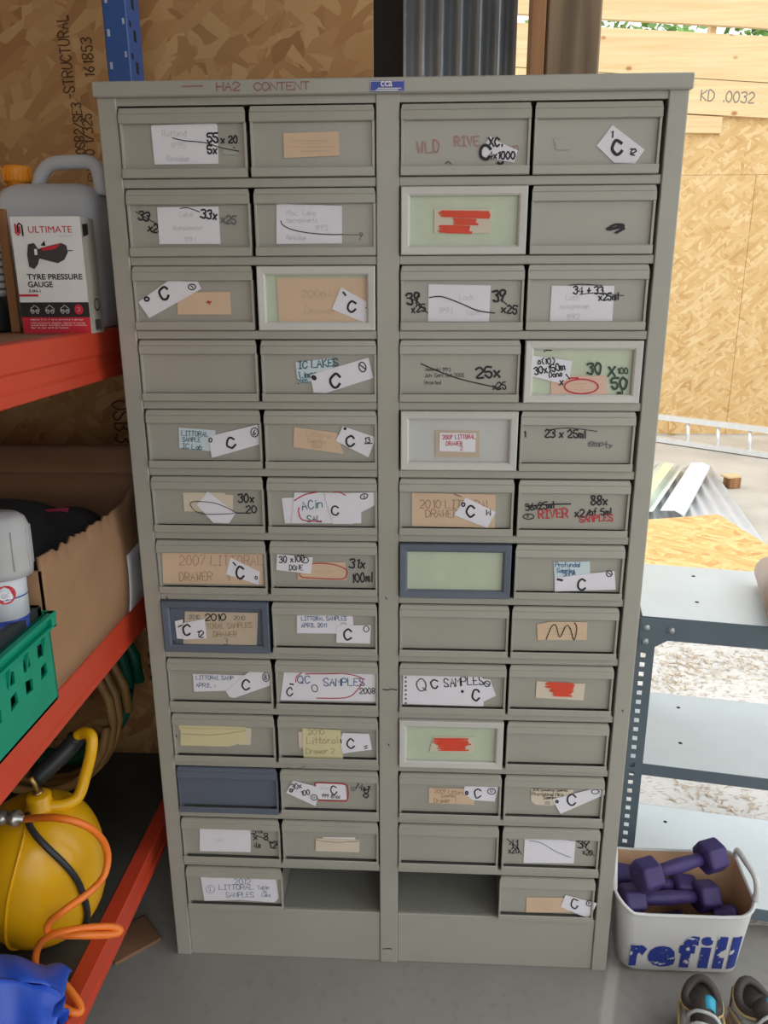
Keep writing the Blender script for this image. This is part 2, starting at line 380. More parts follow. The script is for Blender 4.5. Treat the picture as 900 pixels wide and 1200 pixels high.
# ================================================================== SETTING
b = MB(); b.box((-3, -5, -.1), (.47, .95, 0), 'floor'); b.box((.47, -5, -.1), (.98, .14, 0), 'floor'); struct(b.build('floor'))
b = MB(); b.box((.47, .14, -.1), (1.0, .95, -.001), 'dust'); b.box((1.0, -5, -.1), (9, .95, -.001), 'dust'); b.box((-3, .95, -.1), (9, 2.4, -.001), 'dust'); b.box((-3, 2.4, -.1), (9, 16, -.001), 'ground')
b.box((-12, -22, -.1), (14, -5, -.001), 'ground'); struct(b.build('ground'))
b = MB(); b.box((-1.32, .5, 0), (-.053, .518, 2.75), 'osb_wall')
def wtext(txt, px, py, h, down=False, ink='black', w=.0028):
    p = at(px, py, .4985); st, L = strokes(txt, h, .03, .55)
    for q in st:
        b.ribbon([p + (Vector((-v.y, 0, v.x)) if not down else Vector((v.y, 0, -v.x))) for v in q], w, ink, (0, -1, 0))
wi = INK['rust']; wi2 = plain('board_stamp_ink', (.1, .045, .02), .7)
wtext('-STRUCTURAL', 88, 116, .0225, ink=wi2); wtext('161853', 111, 90, .022, ink=wi2); wtext('0SB2/SE3', 100, 180, .0195, ink=wi2); wtext('EN300 1/325', 114, 212, .02, ink=wi2); wtext('-', 89, 25, .03, ink=wi2)
wtext('EN300', 172, 735, .05, down=True, ink=wi2, w=.006); wtext('OSB3', 132, 470, .04, down=True, ink=wi2, w=.004)
struct(b.build('wall_back'))
b = MB(); b.box((-.25, .8, 0), (.262, .84, 2.75), 'dark'); struct(b.build('wall_gap_shade_panel'))  # near-black panel added to give the gap its darkness
b = MB(); b.box((-1.34, -2.9, 0), (-1.32, .52, 2.75), 'osb_wall'); struct(b.build('wall_left'))  # runs on toward the camera, out of view, to darken the rack
b = MB(); b.box((-1.34, -2.95, 0), (-.55, -2.9, 2.75), 'plaster'); struct(b.build('wall_front_blocker'))  # unseen wall added to block light reaching the left rack
b = MB(); b.box((1.7, -2.95, 0), (1.72, -1.9, 2.75), 'plaster'); struct(b.build('wall_right_blocker'))  # unseen wall added to cut light coming in from the right
b = MB(); b.box((-1.4, -2.95, 2.75), (.62, .9, 2.85), 'plaster'); b.box((.62, -2.95, 2.75), (1.75, -.35, 2.85), 'plaster'); struct(b.build('ceiling'))  # roof out of view, extended forward and right to hold back sky light
# corrugated cladding beside the board wall
def corr(mb, P0, U, V, pitch, amp, nrm, m, length, width, half=False):
    U = Vector(U).normalized(); V = Vector(V).normalized(); N = Vector(nrm).normalized(); n = int(width/pitch*8); rows = []
    for k in range(n+1):
        x = k*pitch/8; a = math.cos(2*PI*x/pitch); z = amp*(a if not half else (abs(a)**.5*(1 if a > 0 else -1)))
        rows.append([Vector(P0)+V*x+N*z, Vector(P0)+V*x+N*z+U*length, Vector(P0)+V*x+N*(z-.0012)+U*length, Vector(P0)+V*x+N*(z-.0012)])
    mb.loft(rows, m, cap=True)
b = MB(); corr(b, (.004, .72, 0), (0, 0, 1), (1, 0, 0), .0435, .011, (0, -1, 0), 'galv', 2.74, .262)
o = tag(b.build('corrugated_cladding'), 'grey corrugated metal sheet standing upright behind the cabinet top', 'metal sheet'); origin(o, (.13, .72, 0))
b = MB(); b.cbox((.305, .5, 0), (.416, .62, 2.75), 'old_wood', .004); o = tag(b.build('timber_post'), 'thick weathered brown timber post behind the cabinet top right', 'post'); origin(o, (.36, .56, 0))
b = MB(); b.cbox((.272, .5, 0), (.303, .55, 2.75), 'batten', .003); o = tag(b.build('timber_batten'), 'narrow reddish brown batten on left edge of the timber post', 'batten'); origin(o, (.287, .52, 0))

# ================================================================== CABINET
cab = thing('storage_cabinet', 'tall grey green steel cabinet with four columns of small labelled drawers', 'cabinet', (0, .2, 0))
HW, H, PIT, Z13, DEP = .4575, 1.6964, .11923, .1263, .4
b = MB()
b.box((-HW, .001, .002), (-HW+.002, DEP, 1.676), 'cab'); b.box((HW-.002, .001, .002), (HW, DEP, 1.676), 'cab'); b.box((-HW, DEP-.002, .002), (HW, DEP, 1.676), 'cabin')
for x0, x1 in ((-HW, -.4275), (.4275, HW), (-.0185, .0185)): b.cbox((x0, 0, 0), (x1, .022, 1.676), 'cab', .0015)
b.box((-.0015, .02, .1), (.0015, DEP-.002, 1.67), 'cabin')
for r in range(13):
    z = Z13 + r*PIT
    for x0, x1 in ((-.4275, -.0185), (.0185, .4275)):
        if r < 12: b.cbox((x0, .003, z+.1045), (x1, .02, z+PIT-.0005), 'cab', .0012)
        b.box((x0-.01, .012, z-.004), (x1+.01, DEP-.002, z-.0005), 'cabin')
for x0, x1 in ((-.4275, -.0185), (.0185, .4275)): b.box((x0, .003, 1.663), (x1, .02, 1.676), 'cab')
for x in (-.2185, .2225): b.box((x-.0008, .03, .24), (x+.0008, DEP-.002, 1.67), 'cabin')
def mk(px, py, pts, w, ink='gray', y=-.0004): b.ribbon([at(px+u, py+v, y) for u, v in pts], w*.00152, INK[ink], (0, -1, 0))
mk(449, 808, [(0, 0), (5, .6), (10, -.5), (16, .4)], 1.6, 'black'); mk(449, 1112, [(0, 0), (8, -.4), (10, .3)], 1.5, 'black'); mk(332, 901, [(0, 0), (6, -2), (14, 2), (20, -1), (26, -3)], .9, 'gray', .0026)
for q in ((204, 751, 2), (206, 861, 3), (452, 700, 2), (455, 872, 2), (729, 832, 2), (195, 700, 2)): mk(q[0], q[1], [(0, 0), (1.2, q[2])], 1.3, 'black')
random.seed(5)
for k in range(14): x = random.uniform(447, 463); y = random.uniform(155, 175); mk(x, y, [(0, 0), (random.uniform(-4, 4), random.uniform(1, 5))], .5, 'smudge')
b.build('carcass', cab)
b = MB()
for x0, x1 in ((-.4275, -.0185), (.0185, .4275)): b.cbox((x0, .004, .0), (x1, .012, Z13-.001), 'cab', .0015)
b.build('plinth', cab)
b = MB(); b.cbox((-HW-.004, -.008, 1.674), (HW+.004, DEP+.003, H), 'cab', .002)
def marker_on(mb, x, y, txt, h, ink, w, yp, rot=0, jit=.035, asp=.62, sc=1.0):
    st, L = strokes(txt, h, jit, asp); c, s_ = math.cos(math.radians(rot)), math.sin(math.radians(rot))
    for q in st:
        mb.ribbon([at(x+v.x*c-v.y*s_, y-(v.x*s_+v.y*c), yp) for v in q], w*.00152, INK[ink], (0, -1, 0))
for tx, x, ww in (('-', 208, 0), ('HA2', 254, 0), ('CONTENT', 298, 0)): marker_on(b, x, 106, tx, 9, 'rust', 1.3, -.0086, rot=1, asp=1.0 if tx != '-' else 4.5)
b.build('lid', cab)
b = MB(); q = [at(433.5, 94.5, -.0088), at(474, 94, -.0088), at(474, 107, -.0088), at(433.5, 107.5, -.0088)]
b.poly(q, plain('blue_sticker', (.02, .05, .36), .35), (0, .0008, 0))
b.ribbon([q[0]+Vector((.001, -.0003, -.001)), q[1]+Vector((-.001, -.0003, -.001)), q[2]+Vector((-.001, -.0003, .001)), q[3]+Vector((.001, -.0003, .001)), q[0]+Vector((.001, -.0003, -.001))], .0006, INK['white'], (0, -1, 0))
p0 = at(446, 101.5, -.0094); printed(b, 'cca', lambda x, y: p0+Vector((x, 0, y)), INK['white'], .02, (.018, .0075))
for yy, xa, xb in ((103.3, 443, 470), (105.3, 441, 466)): b.ribbon([at(xa, yy, -.0094), at(xb, yy, -.0094)], .0012, INK['white'], (0, -1, 0))
tag(b.build('nameplate', cab), 'blue sticker with white lettering on the lid')

CR = dict(A=(100, 80, 2.5), B=(440, 80, 2.3684), C=(140, 300, 2.8125), D=(450, 300, 2.8125), E=(160, 470, 3), F=(450, 470, 2.9032), G=(180, 630, 3.2143), H=(450, 630, 3),
          I=(190, 770, 3.3333), J=(450, 770, 3.1034), K=(190, 890, 3.3333), L=(450, 890, 3.1034), M=(190, 1000, 3.3333), N=(450, 1000, 3.1034))
def wk(w): return w*1.18 if w >= 3 else w
def c(m, *p): return ('c', m, p)
def t(s, x, y, h, w=3, ink='black', rot=0, asp=.62): return ('t', s, x, y, h, w, ink, rot, asp)
def l(w, ink, *p): return ('l', w, ink, p)
def e(x, y, rx, ry, w=3, ink='black', rot=0): return ('e', x, y, rx, ry, w, ink, rot)
def s(x0, y0, x1, y1, ink='orange', w=5): return ('s', x0, y0, x1, y1, ink, w)
def lines(x0, x1, *ys): return [l(1.1, 'faintp', ((x0+(i % 2)*(x1-x0)*.2), y), ((x1-((i+1) % 3)*(x1-x0)*.2), y-1)) for i, y in enumerate(ys)]
def tagC(x, y, h=36, w=7, rot=0): return t('C', x, y, h, w, 'black', rot, .8)
K_ = {}
K_[1,1] = ('A', [t('x 20', 398, 218, 20, 4), t('x50', 405, 250, 18, 6, 'gray'), s(405, 233, 440, 248, 'smudge', 8), c('white', (192,170),(196,167),(383,162),(387,168),(390,280),(203,282)), t('Rutland', 225, 200, 18, 1.2, 'faint'), t('1995', 250, 235, 18, 1.2, 'faint'), t('Residue', 240, 272, 16, 1.2, 'faint'), t('55', 357, 216, 25, 5), t('5x', 358, 250, 23, 5), l(2.4, 'black', (255,204),(290,212),(350,218),(395,232),(450,243))])
K_[1,2] = ('A', [c('peach', (580,190),(742,185),(745,256),(582,263))] + lines(605, 735, 213, 221, 231, 243))
K_[1,3] = ('B', [t('WLD', 118, 236, 30, 3, 'pink', 4), t('RIVE', 220, 216, 26, 3, 'pink', 2), t('un', 372, 228, 22, 2.5, 'pink'), l(3, 'gray', (195,264),(202,259),(209,265)), c('white', (318,188),(345,205),(395,228),(385,262),(330,252),(286,244),(300,220)), t('XC.', 316, 216, 22, 5), t('C', 292, 252, 38, 7, 'black', 0, .8), t('4x1000', 314, 250, 19, 4, 'black', -2), l(5, 'black', (340,262),(347,266),(354,261))])
K_[1,4] = ('B', [s(500, 200, 540, 222, 'smudge', 7), c('white', (658,157),(747,226),(720,265),(662,262),(614,215)), tagC(658, 238, 38), t('1', 654, 191, 18, 6), t('12', 703, 236, 17, 4, 'black', -20)])
K_[2,1] = ('A', [t('33', 155, 442, 24, 5, 'black', -12), t('x25', 184, 477, 22, 5, 'black', -8), l(2.5, 'black', (148,420),(190,445),(244,476)), t('x25', 398, 452, 22, 5, 'gray', -5), c('white', (210,407),(390,405),(396,515),(217,515)), t('Lake', 275, 435, 16, 1.2, 'faint'), t('Hypolimnion', 258, 475, 14, 1.2, 'faint'), t('1994', 290, 508, 14, 1.2, 'faint'), l(2.4, 'black', (278,411),(300,409),(335,421)), t('33x', 338, 438, 24, 5.5, 'black', -6)])
K_[2,2] = ('A', [t('9', 803, 502, 20, 2.5, 'gray'), c('white', (560,397),(752,403),(752,513),(560,515)), t('Misc  Lake', 590, 430, 15, 1.2, 'faint'), t('Macroinverts', 590, 452, 13, 1.2, 'faint'), t('1993', 672, 475, 15, 1.2, 'faint'), t('Residue', 590, 502, 14, 1.2, 'faint'), l(2.5, 'black', (573,447),(580,460),(610,474),(660,483),(715,487),(752,487)), l(1.5, 'gray', (752,487),(800,488))])
K_[2,3] = ('B', [l(2.5, 'black', (72,430),(78,440),(94,441)), c('cream', (163,390),(322,390),(318,458),(163,458)), s(183, 398, 314, 413), s(220, 418, 280, 434, w=4), s(175, 438, 265, 456)])
K_[2,4] = ('B', [l(5, 'black', (643,446),(665,434),(690,436),(660,444),(648,448),(690,440),(665,458),(690,445))])
K_[3,1] = ('C', [c('peach', (190,120),(365,118),(368,193),(192,193)), l(3.5, 'red', (292,148),(297,158)), l(3.5, 'red', (288,153),(302,151)), c('white', (62,152),(160,82),(258,84),(270,108),(98,205)), t('C', 137, 144, 38, 7, 'black', 8, .85), e(90, 142, 7, 6, 5), e(239, 102, 12, 9, 3), l(3, 'black', (236,99),(243,104))])
K_[3,2] = ('C', [c('peach', (518,72),(815,72),(815,218),(526,218)), t('2006 Lake', 600, 135, 22, 1.3, 'faintp', 0, .9), t('Drawer', 610, 190, 22, 1.3, 'faintp', 0, .9), c('white', (730,103),(840,165),(812,222),(700,175)), tagC(754, 184, 34), t('12', 812, 186, 20, 4), l(5, 'black', (738,120),(745,129))])
K_[4,1] = ('C', [])
K_[4,2] = ('C', [c('blue', (580,350),(700,336),(706,385),(640,410),(588,422)), t('IC LAKES', 590, 372, 23, 3.4, 'teal', 4, .7), t('Limno', 595, 403, 20, 3, 'teal', 5), t('2005', 588, 420, 12, 2.5, 'teal', 5), c('white', (628,392),(820,335),(837,402),(680,452),(640,450)), tagC(698, 432, 42), e(801, 366, 11, 16, 3, rot=15), l(3, 'black', (794,360),(810,372)), e(641, 401, 6, 4, 6, rot=-40)])
K_[3,3] = ('D', [t('39', 78, 160, 34, 5.5, 'black', 8), t('x25', 92, 187, 24, 5.5, 'black', 6), l(3, 'black', (75,138),(110,150),(140,185),(168,198)), t('39', 360, 150, 34, 5.5, 'black', 4), t('x25', 388, 186, 26, 5.5, 'black', -6), l(3, 'black', (385,143),(405,160)), c('white', (147,93),(352,97),(346,216),(145,216)), t('Loch', 250, 145, 18, 1.2, 'faint'), t('1991', 180, 190, 20, 1.2, 'faint'), t('Wash', 270, 195, 18, 1.2, 'faint'), l(3, 'black', (150,137),(190,134),(250,155),(310,180),(365,188))])
K_[3,4] = ('D', [c('white', (553,98),(760,98),(752,215),(546,215)), t('Loch', 600, 145, 18, 1.2, 'faint'), t('Hypolimnion', 580, 175, 16, 1.2, 'faint'), t('1992', 600, 210, 18, 1.2, 'faint'), t('34 + 33', 625, 124, 23, 5.5), t('x25ml', 708, 146, 22, 5), l(2.5, 'black', (610,97),(650,93),(720,98)), l(2.5, 'black', (645,127),(700,122),(790,131))])
K_[4,3] = ('D', [l(3, 'black', (122,355),(180,380),(260,408),(385,436)), t('Jaworski 1993', 135, 378, 11, 1.4), t('July Sept Oct 2005', 135, 399, 12, 1.4), t('Unsorted', 133, 422, 11, 1.4), t('25x', 305, 402, 34, 6, 'black', 2, .75), t('x25', 360, 440, 22, 6, 'black', 4)])
K_[4,4] = ('D', [l(3, 'black', (528,315),(534,311),(552,311)), c('pink', (550,395),(732,395),(735,458),(550,455)), *lines(625, 680, 422, 432, 442), e(650, 430, 55, 24, 4, 'red'), l(4, 'red', (600,403),(640,402)), t('30', 672, 388, 34, 6, 'dgreen'), t('x', 740, 397, 50, 5, 'dgreen'), t('100', 770, 388, 19, 3.5, 'dgreen'), t('50', 750, 438, 36, 6.5, 'dgreen', 0, .7), t('ml', 770, 460, 20, 4, 'dgreen'), c('white', (490,328),(620,345),(612,400),(580,420),(482,395)), t('o(10)', 508, 356, 19, 3.4, 'black'), t('30x150m', 497, 390, 22, 3.6, 'black', 8), t('Done', 545, 400, 17, 3.6, 'black', 6), t('x', 580, 425, 24, 3.4), l(3, 'black', (600,390),(612,405))])
K_[5,1] = ('E', [c('blue', (148,93),(277,103),(278,178),(150,165)), t('LITTORAL', 158, 121, 17, 2.6, 'teal', -2), t('SAMPLE', 162, 142, 15, 2.6, 'teal', -2), t('IC Lab', 160, 166, 17, 2.6, 'teal', -3, .75), c('white', (252,125),(425,83),(440,150),(265,200)), t('C', 322, 166, 36, 7, 'black', 8, .85), e(260, 137, 5, 7, 3.5), e(415, 110, 13, 16, 3), t('6', 409, 119, 17, 3)])
K_[5,2] = ('E', [c('peach', (554,92),(705,112),(728,186),(552,162)), t('Littoral', 598, 122, 18, 1.4, 'faintp', -6, .8), t('Samples', 600, 145, 16, 1.4, 'faintp', -6), t('2006', 615, 165, 14, 1.4, 'faintp'), c('white', (725,88),(842,128),(815,198),(700,140)), tagC(740, 158, 36), t('13', 802, 146, 18, 3), l(3, 'black', (802,150),(828,148)), e(733, 97, 3, 3, 4)])
K_[6,1] = ('E', [t('30x', 358, 355, 28, 6), t('20', 385, 393, 24, 6, 'black', 0, .75), l(3, 'black', (338,393),(385,394)), c('cream', (163,322),(310,322),(312,329),(340,330),(338,390),(168,388)), c('white', (250,318),(348,395),(325,430),(270,428),(212,365)), l(2.6, 'black', (188,362),(195,355),(215,353),(260,356),(300,367),(345,392),(300,397),(240,397),(205,385),(188,362)), l(3.5, 'black', (240,439),(247,435))])
K_[6,2] = ('E', [c('white', (510,342),(560,338),(565,430),(522,430)), c('white', (555,322),(790,322),(790,430),(545,430)), t('ACin', 582, 384, 30, 3, 'teal', 8, .7), t('SAL', 600, 424, 20, 3, 'teal', 0, .8), l(3.5, 'red', (555,350),(590,330),(635,320)), l(3.5, 'red', (572,375),(570,390),(585,418),(650,422)), c('white', (660,326),(838,320),(840,365),(792,390),(765,425),(765,432),(690,432)), t('C', 690, 402, 30, 7.5, 'black', 8, .85), l(3, 'red', (690,320),(712,320),(735,331)), e(800, 335, 13, 9, 3, rot=20), t('4', 796, 341, 12, 3)])
K_[5,3] = ('F', [c('tan', (175,100),(325,103),(325,192),(175,190)), c('white', (190,108),(313,110),(310,174),(188,170)), t('2009 LITTORAL', 200, 130, 14, 2.2, 'red', 0, .52), t('DRAWER', 212, 151, 13, 2.2, 'red'), t('2', 260, 167, 14, 2, 'red')])
K_[5,4] = ('F', [t('1', 476, 123, 22, 5), t('23 x 25ml', 548, 122, 25, 6, 'black', 0, .66), l(2.6, 'black', (560,98),(630,92),(725,103)), t('empty', 697, 152, 22, 3, 'gray', -8, .8)])
K_[6,3] = ('F', [c('peach', (95,312),(380,318),(378,432),(95,425)), t('2010 LITTORAL', 122, 363, 27, 2.6, 'brown', 0, .66), t('DRAWER', 142, 395, 25, 2.6, 'brown', 0, .66), l(3, 'gray', (240,317),(262,325)), c('white', (278,328),(380,378),(352,432),(238,388)), tagC(282, 392, 36), t('14', 345, 388, 18, 4), e(270, 352, 5, 6, 4)])
K_[6,4] = ('F', [t('36x25ml', 482, 372, 22, 6, 'black', 5), l(4, 'black', (482,358),(560,352),(635,350)), t('88x', 705, 352, 28, 6), t('RIVER', 527, 400, 28, 5, 'red', 2, .66), t('x2/', 650, 394, 26, 4), t('of 5ml', 700, 388, 22, 4), t('SAMPLES', 666, 412, 22, 4.5, 'red', 2, .66), e(492, 393, 18, 9, 3), t('9', 487, 398, 11, 3)])
K_[7,1] = ('G', [c('peach', (32,55),(412,62),(414,178),(36,172)), t('2007 LITTORAL', 98, 104, 36, 2.6, 'pink', -1, .6), t('DRAWER', 98, 163, 30, 2.6, 'brown', 0, .6), t('4', 275, 162, 26, 2.6, 'brown'), c('white', (290,75),(400,130),(395,178),(273,138)), tagC(312, 154, 42), l(5, 'black', (300,94),(309,104)), t('o', 383, 156, 18, 4)])
K_[7,2] = ('G', [t('31x', 738, 112, 32, 6, 'black', -3, .7), t('100ml', 748, 168, 32, 4.5, 'black', 2, .5), c('peach', (545,95),(722,92),(725,160),(543,158)), *lines(595, 710, 127, 135), l(3.5, 'red', (548,130),(555,112),(600,98),(670,100),(725,120),(722,150),(690,156),(600,152),(558,148),(548,130)), c('white', (465,62),(600,75),(592,137),(462,122)), t('30 x100', 474, 94, 22, 4, 'black', 3), t('DONE', 512, 122, 18, 4), e(570, 85, 13, 11, 3)])
K_[8,1] = ('G', [c('tan', (118,278),(393,284),(388,410),(112,402)), t('2010', 195, 312, 24, 6, 'black', 0, .85), t('2010', 132, 305, 14, 2, 'gray', 0, .8), t('2010', 302, 309, 14, 2, 'gray', 0, .8), t('LITTORAL SAMPLES', 160, 344, 19, 2.6, 'olive', 0, .62), t('DRAWER', 226, 373, 19, 2.6, 'olive', 0, .7), t('3', 265, 403, 24, 2.6, 'gray'), c('white', (80,315),(110,308),(110,382),(88,380)), c('white', (112,322),(192,306),(200,380),(110,384)), tagC(112, 367, 38), t('12', 163, 374, 24, 5), l(4, 'black', (93,337),(106,330))])
K_[8,2] = ('G', [c('white', (540,292),(750,293),(752,330),(720,362),(540,360)), t('LITTORAL SAMPLES', 557, 312, 15, 2.4, 'blue', 0, .64), t('APRIL 2011', 557, 338, 15, 2.4, 'blue', 0, .64), c('white', (690,330),(818,330),(815,400),(688,396)), tagC(718, 383, 38), e(801, 344, 10, 11, 3), l(2, 'gray', (705,326),(715,322),(728,326))])
K_[7,3] = ('H', [])
K_[7,4] = ('H', [c('blue', (596,86),(724,84),(724,135),(600,150)), t('Profundal', 603, 103, 15, 2.6, 'blue', 0, .7), t('Samples', 608, 122, 14, 2.6, 'blue', 0, .7), t('2008', 630, 138, 13, 2.4, 'blue', 4, .8), c('white', (600,142),(724,126),(810,118),(815,183),(600,190)), tagC(682, 184, 38), l(7, 'black', (611,147),(626,150)), e(792, 127, 10, 10, 3), l(3, 'black', (788,124),(798,130))])
K_[8,3] = ('H', [])
K_[8,4] = ('H', [c('peach', (538,305),(585,296),(715,297),(712,360),(540,360)), *lines(565, 700, 320, 329, 340), l(3, 'black', (570,358),(590,312),(605,310),(618,350),(640,310),(655,320),(668,360),(678,318),(670,300))])
K_[9,1] = ('I', [c('white', (120,66),(340,72),(320,130),(125,135)), t('LITTORAL SAMP', 132, 87, 15, 2.4, 'blue', 0, .7), t('APRIL :', 132, 117, 15, 2.4, 'blue', 0, .8), c('white', (340,57),(428,55),(430,108),(282,160),(262,155),(248,132)), tagC(314, 127, 38), e(405, 78, 12, 18, 3), t('8', 399, 88, 18, 3)])
K_[9,2] = ('I', [c('white', (476,57),(840,63),(840,175),(462,168)), t('QC', 530, 102, 28, 3.5, 'blue', 0, .8), t('SAMPLES', 632, 112, 28, 3.6, 'blue', 0, .75), l(3.6, 'red', (522,98),(525,78),(545,62)), l(3.6, 'red', (560,66),(640,66),(720,66),(782,85),(765,125),(720,158),(605,160)), t('C', 490, 152, 30, 6, 'black', 8, .85), t('2008', 772, 142, 20, 4, 'black', 0, .7), e(596, 122, 11, 14, 3, rot=20), l(6, 'black', (500,105),(512,107))])
K_[10,1] = ('I', [c('cream', (300,275),(348,278),(346,343),(300,343)), c('yellow', (63,228),(210,235),(322,260),(325,290),(75,288),(65,280)), t('Macroinvert', 85, 245, 13, 1.4, 'faintp', -3), t('Residue', 90, 262, 12, 1.4, 'faintp', -3), c('yellow', (72,278),(325,284),(330,330),(262,350),(72,345)), l(2, 'olive', (74,300),(200,304),(325,288))])
K_[10,2] = ('I', [c('cream', (532,292),(560,292),(558,355),(535,355)), c('yellow', (548,278),(697,285),(708,408),(553,418)), t('2010', 570, 303, 19, 2.2, 'olive', 0, .9), t('Littoral', 565, 338, 26, 2.2, 'olive', 0, .75), t('Drawer 2', 563, 377, 20, 2.2, 'olive', 0, .75), c('white', (705,297),(808,300),(820,362),(735,372),(706,378),(695,330)), tagC(725, 357, 36), l(4, 'black', (698,322),(700,336)), l(4, 'black', (790,350),(800,346)), l(4, 'black', (792,358),(802,354))])
K_[9,3] = ('J', [c('white', (362,80),(385,82),(408,140),(362,162)), e(375, 97, 10, 10, 3.5), l(3, 'black', (369,93),(381,101)), c('white', (70,62),(362,70),(362,180),(68,170))] + [e(79, 74+k*15.5, 2.2, 2.2, 3.5, 'gray') for k in range(7)] + [t('Q', 120, 121, 42, 3.5, 'black', 0, .85), t('C', 172, 113, 30, 8, 'black', 0, .9), t('SAMPLES', 220, 109, 30, 3.4, 'black', 3, .6), t('C', 322, 157, 38, 6, 'black', 0, .75), e(285, 125, 2.5, 3, 5)])
K_[9,4] = ('J', [c('cream', (555,88),(732,97),(725,158),(552,148)), s(590, 94, 690, 112), s(605, 108, 685, 126), s(615, 122, 680, 142)])
K_[10,3] = ('J', [c('pale', (180,288),(330,292),(328,350),(165,345)), s(183, 296, 308, 316), s(195, 318, 300, 340)])
K_[10,4] = ('J', [])
K_[11,1] = ('K', [])
K_[11,2] = ('K', [t('74x', 752, 113, 22, 5, 'black', -12), t('8', 785, 147, 30, 6, 'black', -5, .8), t('x', 803, 118, 24, 5), t('50', 737, 122, 14, 3, 'gray'), c('white', (600,92),(715,98),(722,158),(610,155)), t('Upland', 612, 118, 14, 1.2, 'faint'), l(4.5, 'red', (597,105),(602,92),(650,93),(712,97),(726,118),(722,158),(690,162),(612,160)), t('C', 663, 138, 30, 7, 'black', 14, .85), t('999 8966', 625, 148, 13, 2.6, 'black', -4), c('white', (512,82),(615,110),(600,183),(484,130)), t('30x', 507, 118, 20, 3.6, 'black', 10), t('100', 545, 142, 19, 3.8, 'black', 10), e(504, 121, 5, 6, 5), e(593, 148, 12, 11, 3), t('17', 586, 154, 11, 2.5)])
K_[12,1] = ('K', [t('54x', 355, 290, 20, 5, 'black', 4), t('x  8', 358, 314, 24, 5, 'black', 0, .8), t('4x', 357, 346, 24, 5), t('12', 415, 347, 26, 6, 'black', 0, .8), t('2', 447, 335, 14, 3), l(3, 'black', (345,288),(400,310),(440,330)), c('white', (147,267),(345,272),(346,362),(147,358)), t('Lake', 205, 320, 14, 1.0, 'faint')])
K_[12,2] = ('K', [c('white', (625,303),(755,305),(750,320),(640,320)), c('cream', (600,308),(772,312),(770,363),(600,358)), l(2, 'gray', (602,314),(680,324),(770,318))])
K_[11,3] = ('L', [c('peach', (163,103),(328,108),(328,165),(163,158)), t('2009 Littoral', 183, 121, 14, 1.8, 'brown', -3, .7), t('Samples', 208, 138, 12, 1.8, 'brown', 0, .7), t('Drawer  1', 182, 157, 15, 1.8, 'brown', 0, .7), c('white', (293,97),(415,100),(403,153),(325,148),(290,125)), t('C', 330, 139, 30, 5, 'black', 0, .8), e(301, 122, 4, 6, 5), e(391, 116, 14, 11, 3), t('17', 384, 121, 12, 2.5)])
K_[11,4] = ('L', [c('cream', (535,105),(690,110),(680,150),(612,168),(552,165),(535,152)), t('2010 Sequence Samples', 540, 114, 9, 1.8, 'black', 0, .72), t('Provisional Mica', 540, 131, 12, 2, 'black', 0, .72), t('Samples', 580, 144, 11, 2, 'black'), t('NT5', 585, 163, 9, 2, 'teal'), c('white', (755,108),(803,112),(802,128),(642,198),(612,145)), t('C', 668, 164, 36, 6, 'black', -4, .9), e(629, 153, 4, 4, 5), e(768, 117, 13, 8, 3)])
K_[12,3] = ('L', [])
K_[12,4] = ('L', [t('41', 455, 318, 26, 5, 'black', 0, .8), t('x20', 453, 341, 20, 4, 'black'), l(3, 'black', (448,290),(478,315),(500,345)), t('39', 706, 322, 26, 5, 'black', 0, .8), t('x20', 722, 344, 18, 4, 'black', -8), c('white', (512,290),(697,292),(690,378),(507,376)), l(2.2, 'black', (528,296),(570,303),(625,335),(678,356)), l(2.4, 'black', (655,292),(700,298),(725,312),(765,350))])
K_[13,1] = ('M', [c('white', (150,92),(200,96),(260,90),(400,92),(410,99),(445,100),(455,175),(440,192),(300,182),(165,186)), t('2012', 282, 121, 21, 2.6, 'blue', 0, .8), t('LITTORAL', 222, 143, 19, 2.6, 'blue', 1, .85), t('SAMPLES', 250, 171, 19, 2.6, 'blue', 0, .75), t('Table', 372, 141, 15, 2, 'blue', 0, .7), t('to', 395, 155, 12, 2, 'blue'), t('Lake', 390, 169, 13, 2, 'blue'), e(188, 140, 17, 15, 2, 'blue'), t('5', 182, 147, 14, 2, 'blue')])
K_[13,4] = ('N', [c('peach', (518,160),(662,162),(680,215),(516,215)), *lines(540, 640, 177, 185, 194, 203), c('white', (660,152),(775,182),(745,238),(642,195)), t('C', 682, 200, 32, 5.5, 'black', 4, .85), e(747, 182, 11, 10, 3), t('9', 743, 188, 11, 2.5)])
M['p_pale'] = plain('pale_faded_paper', (.6, .57, .44), .7, var=.04)
FRAMED = {(2,3): ('white', 'green_in'), (3,2): ('white', 'green_in'), (4,4): ('white', 'green_in'), (5,3): ('white', 'grey_in'), (10,3): ('white', 'green_in'), (7,3): ('blue', 'green_in'), (8,1): ('blue', 'blue')}
CX = ((-.4245, -.2225), (-.2165, -.0205), (.0205, .2215), (.228, .4215))
PAN = .0048
DLAB = {(11,1): 'slate blue drawer without a label'}
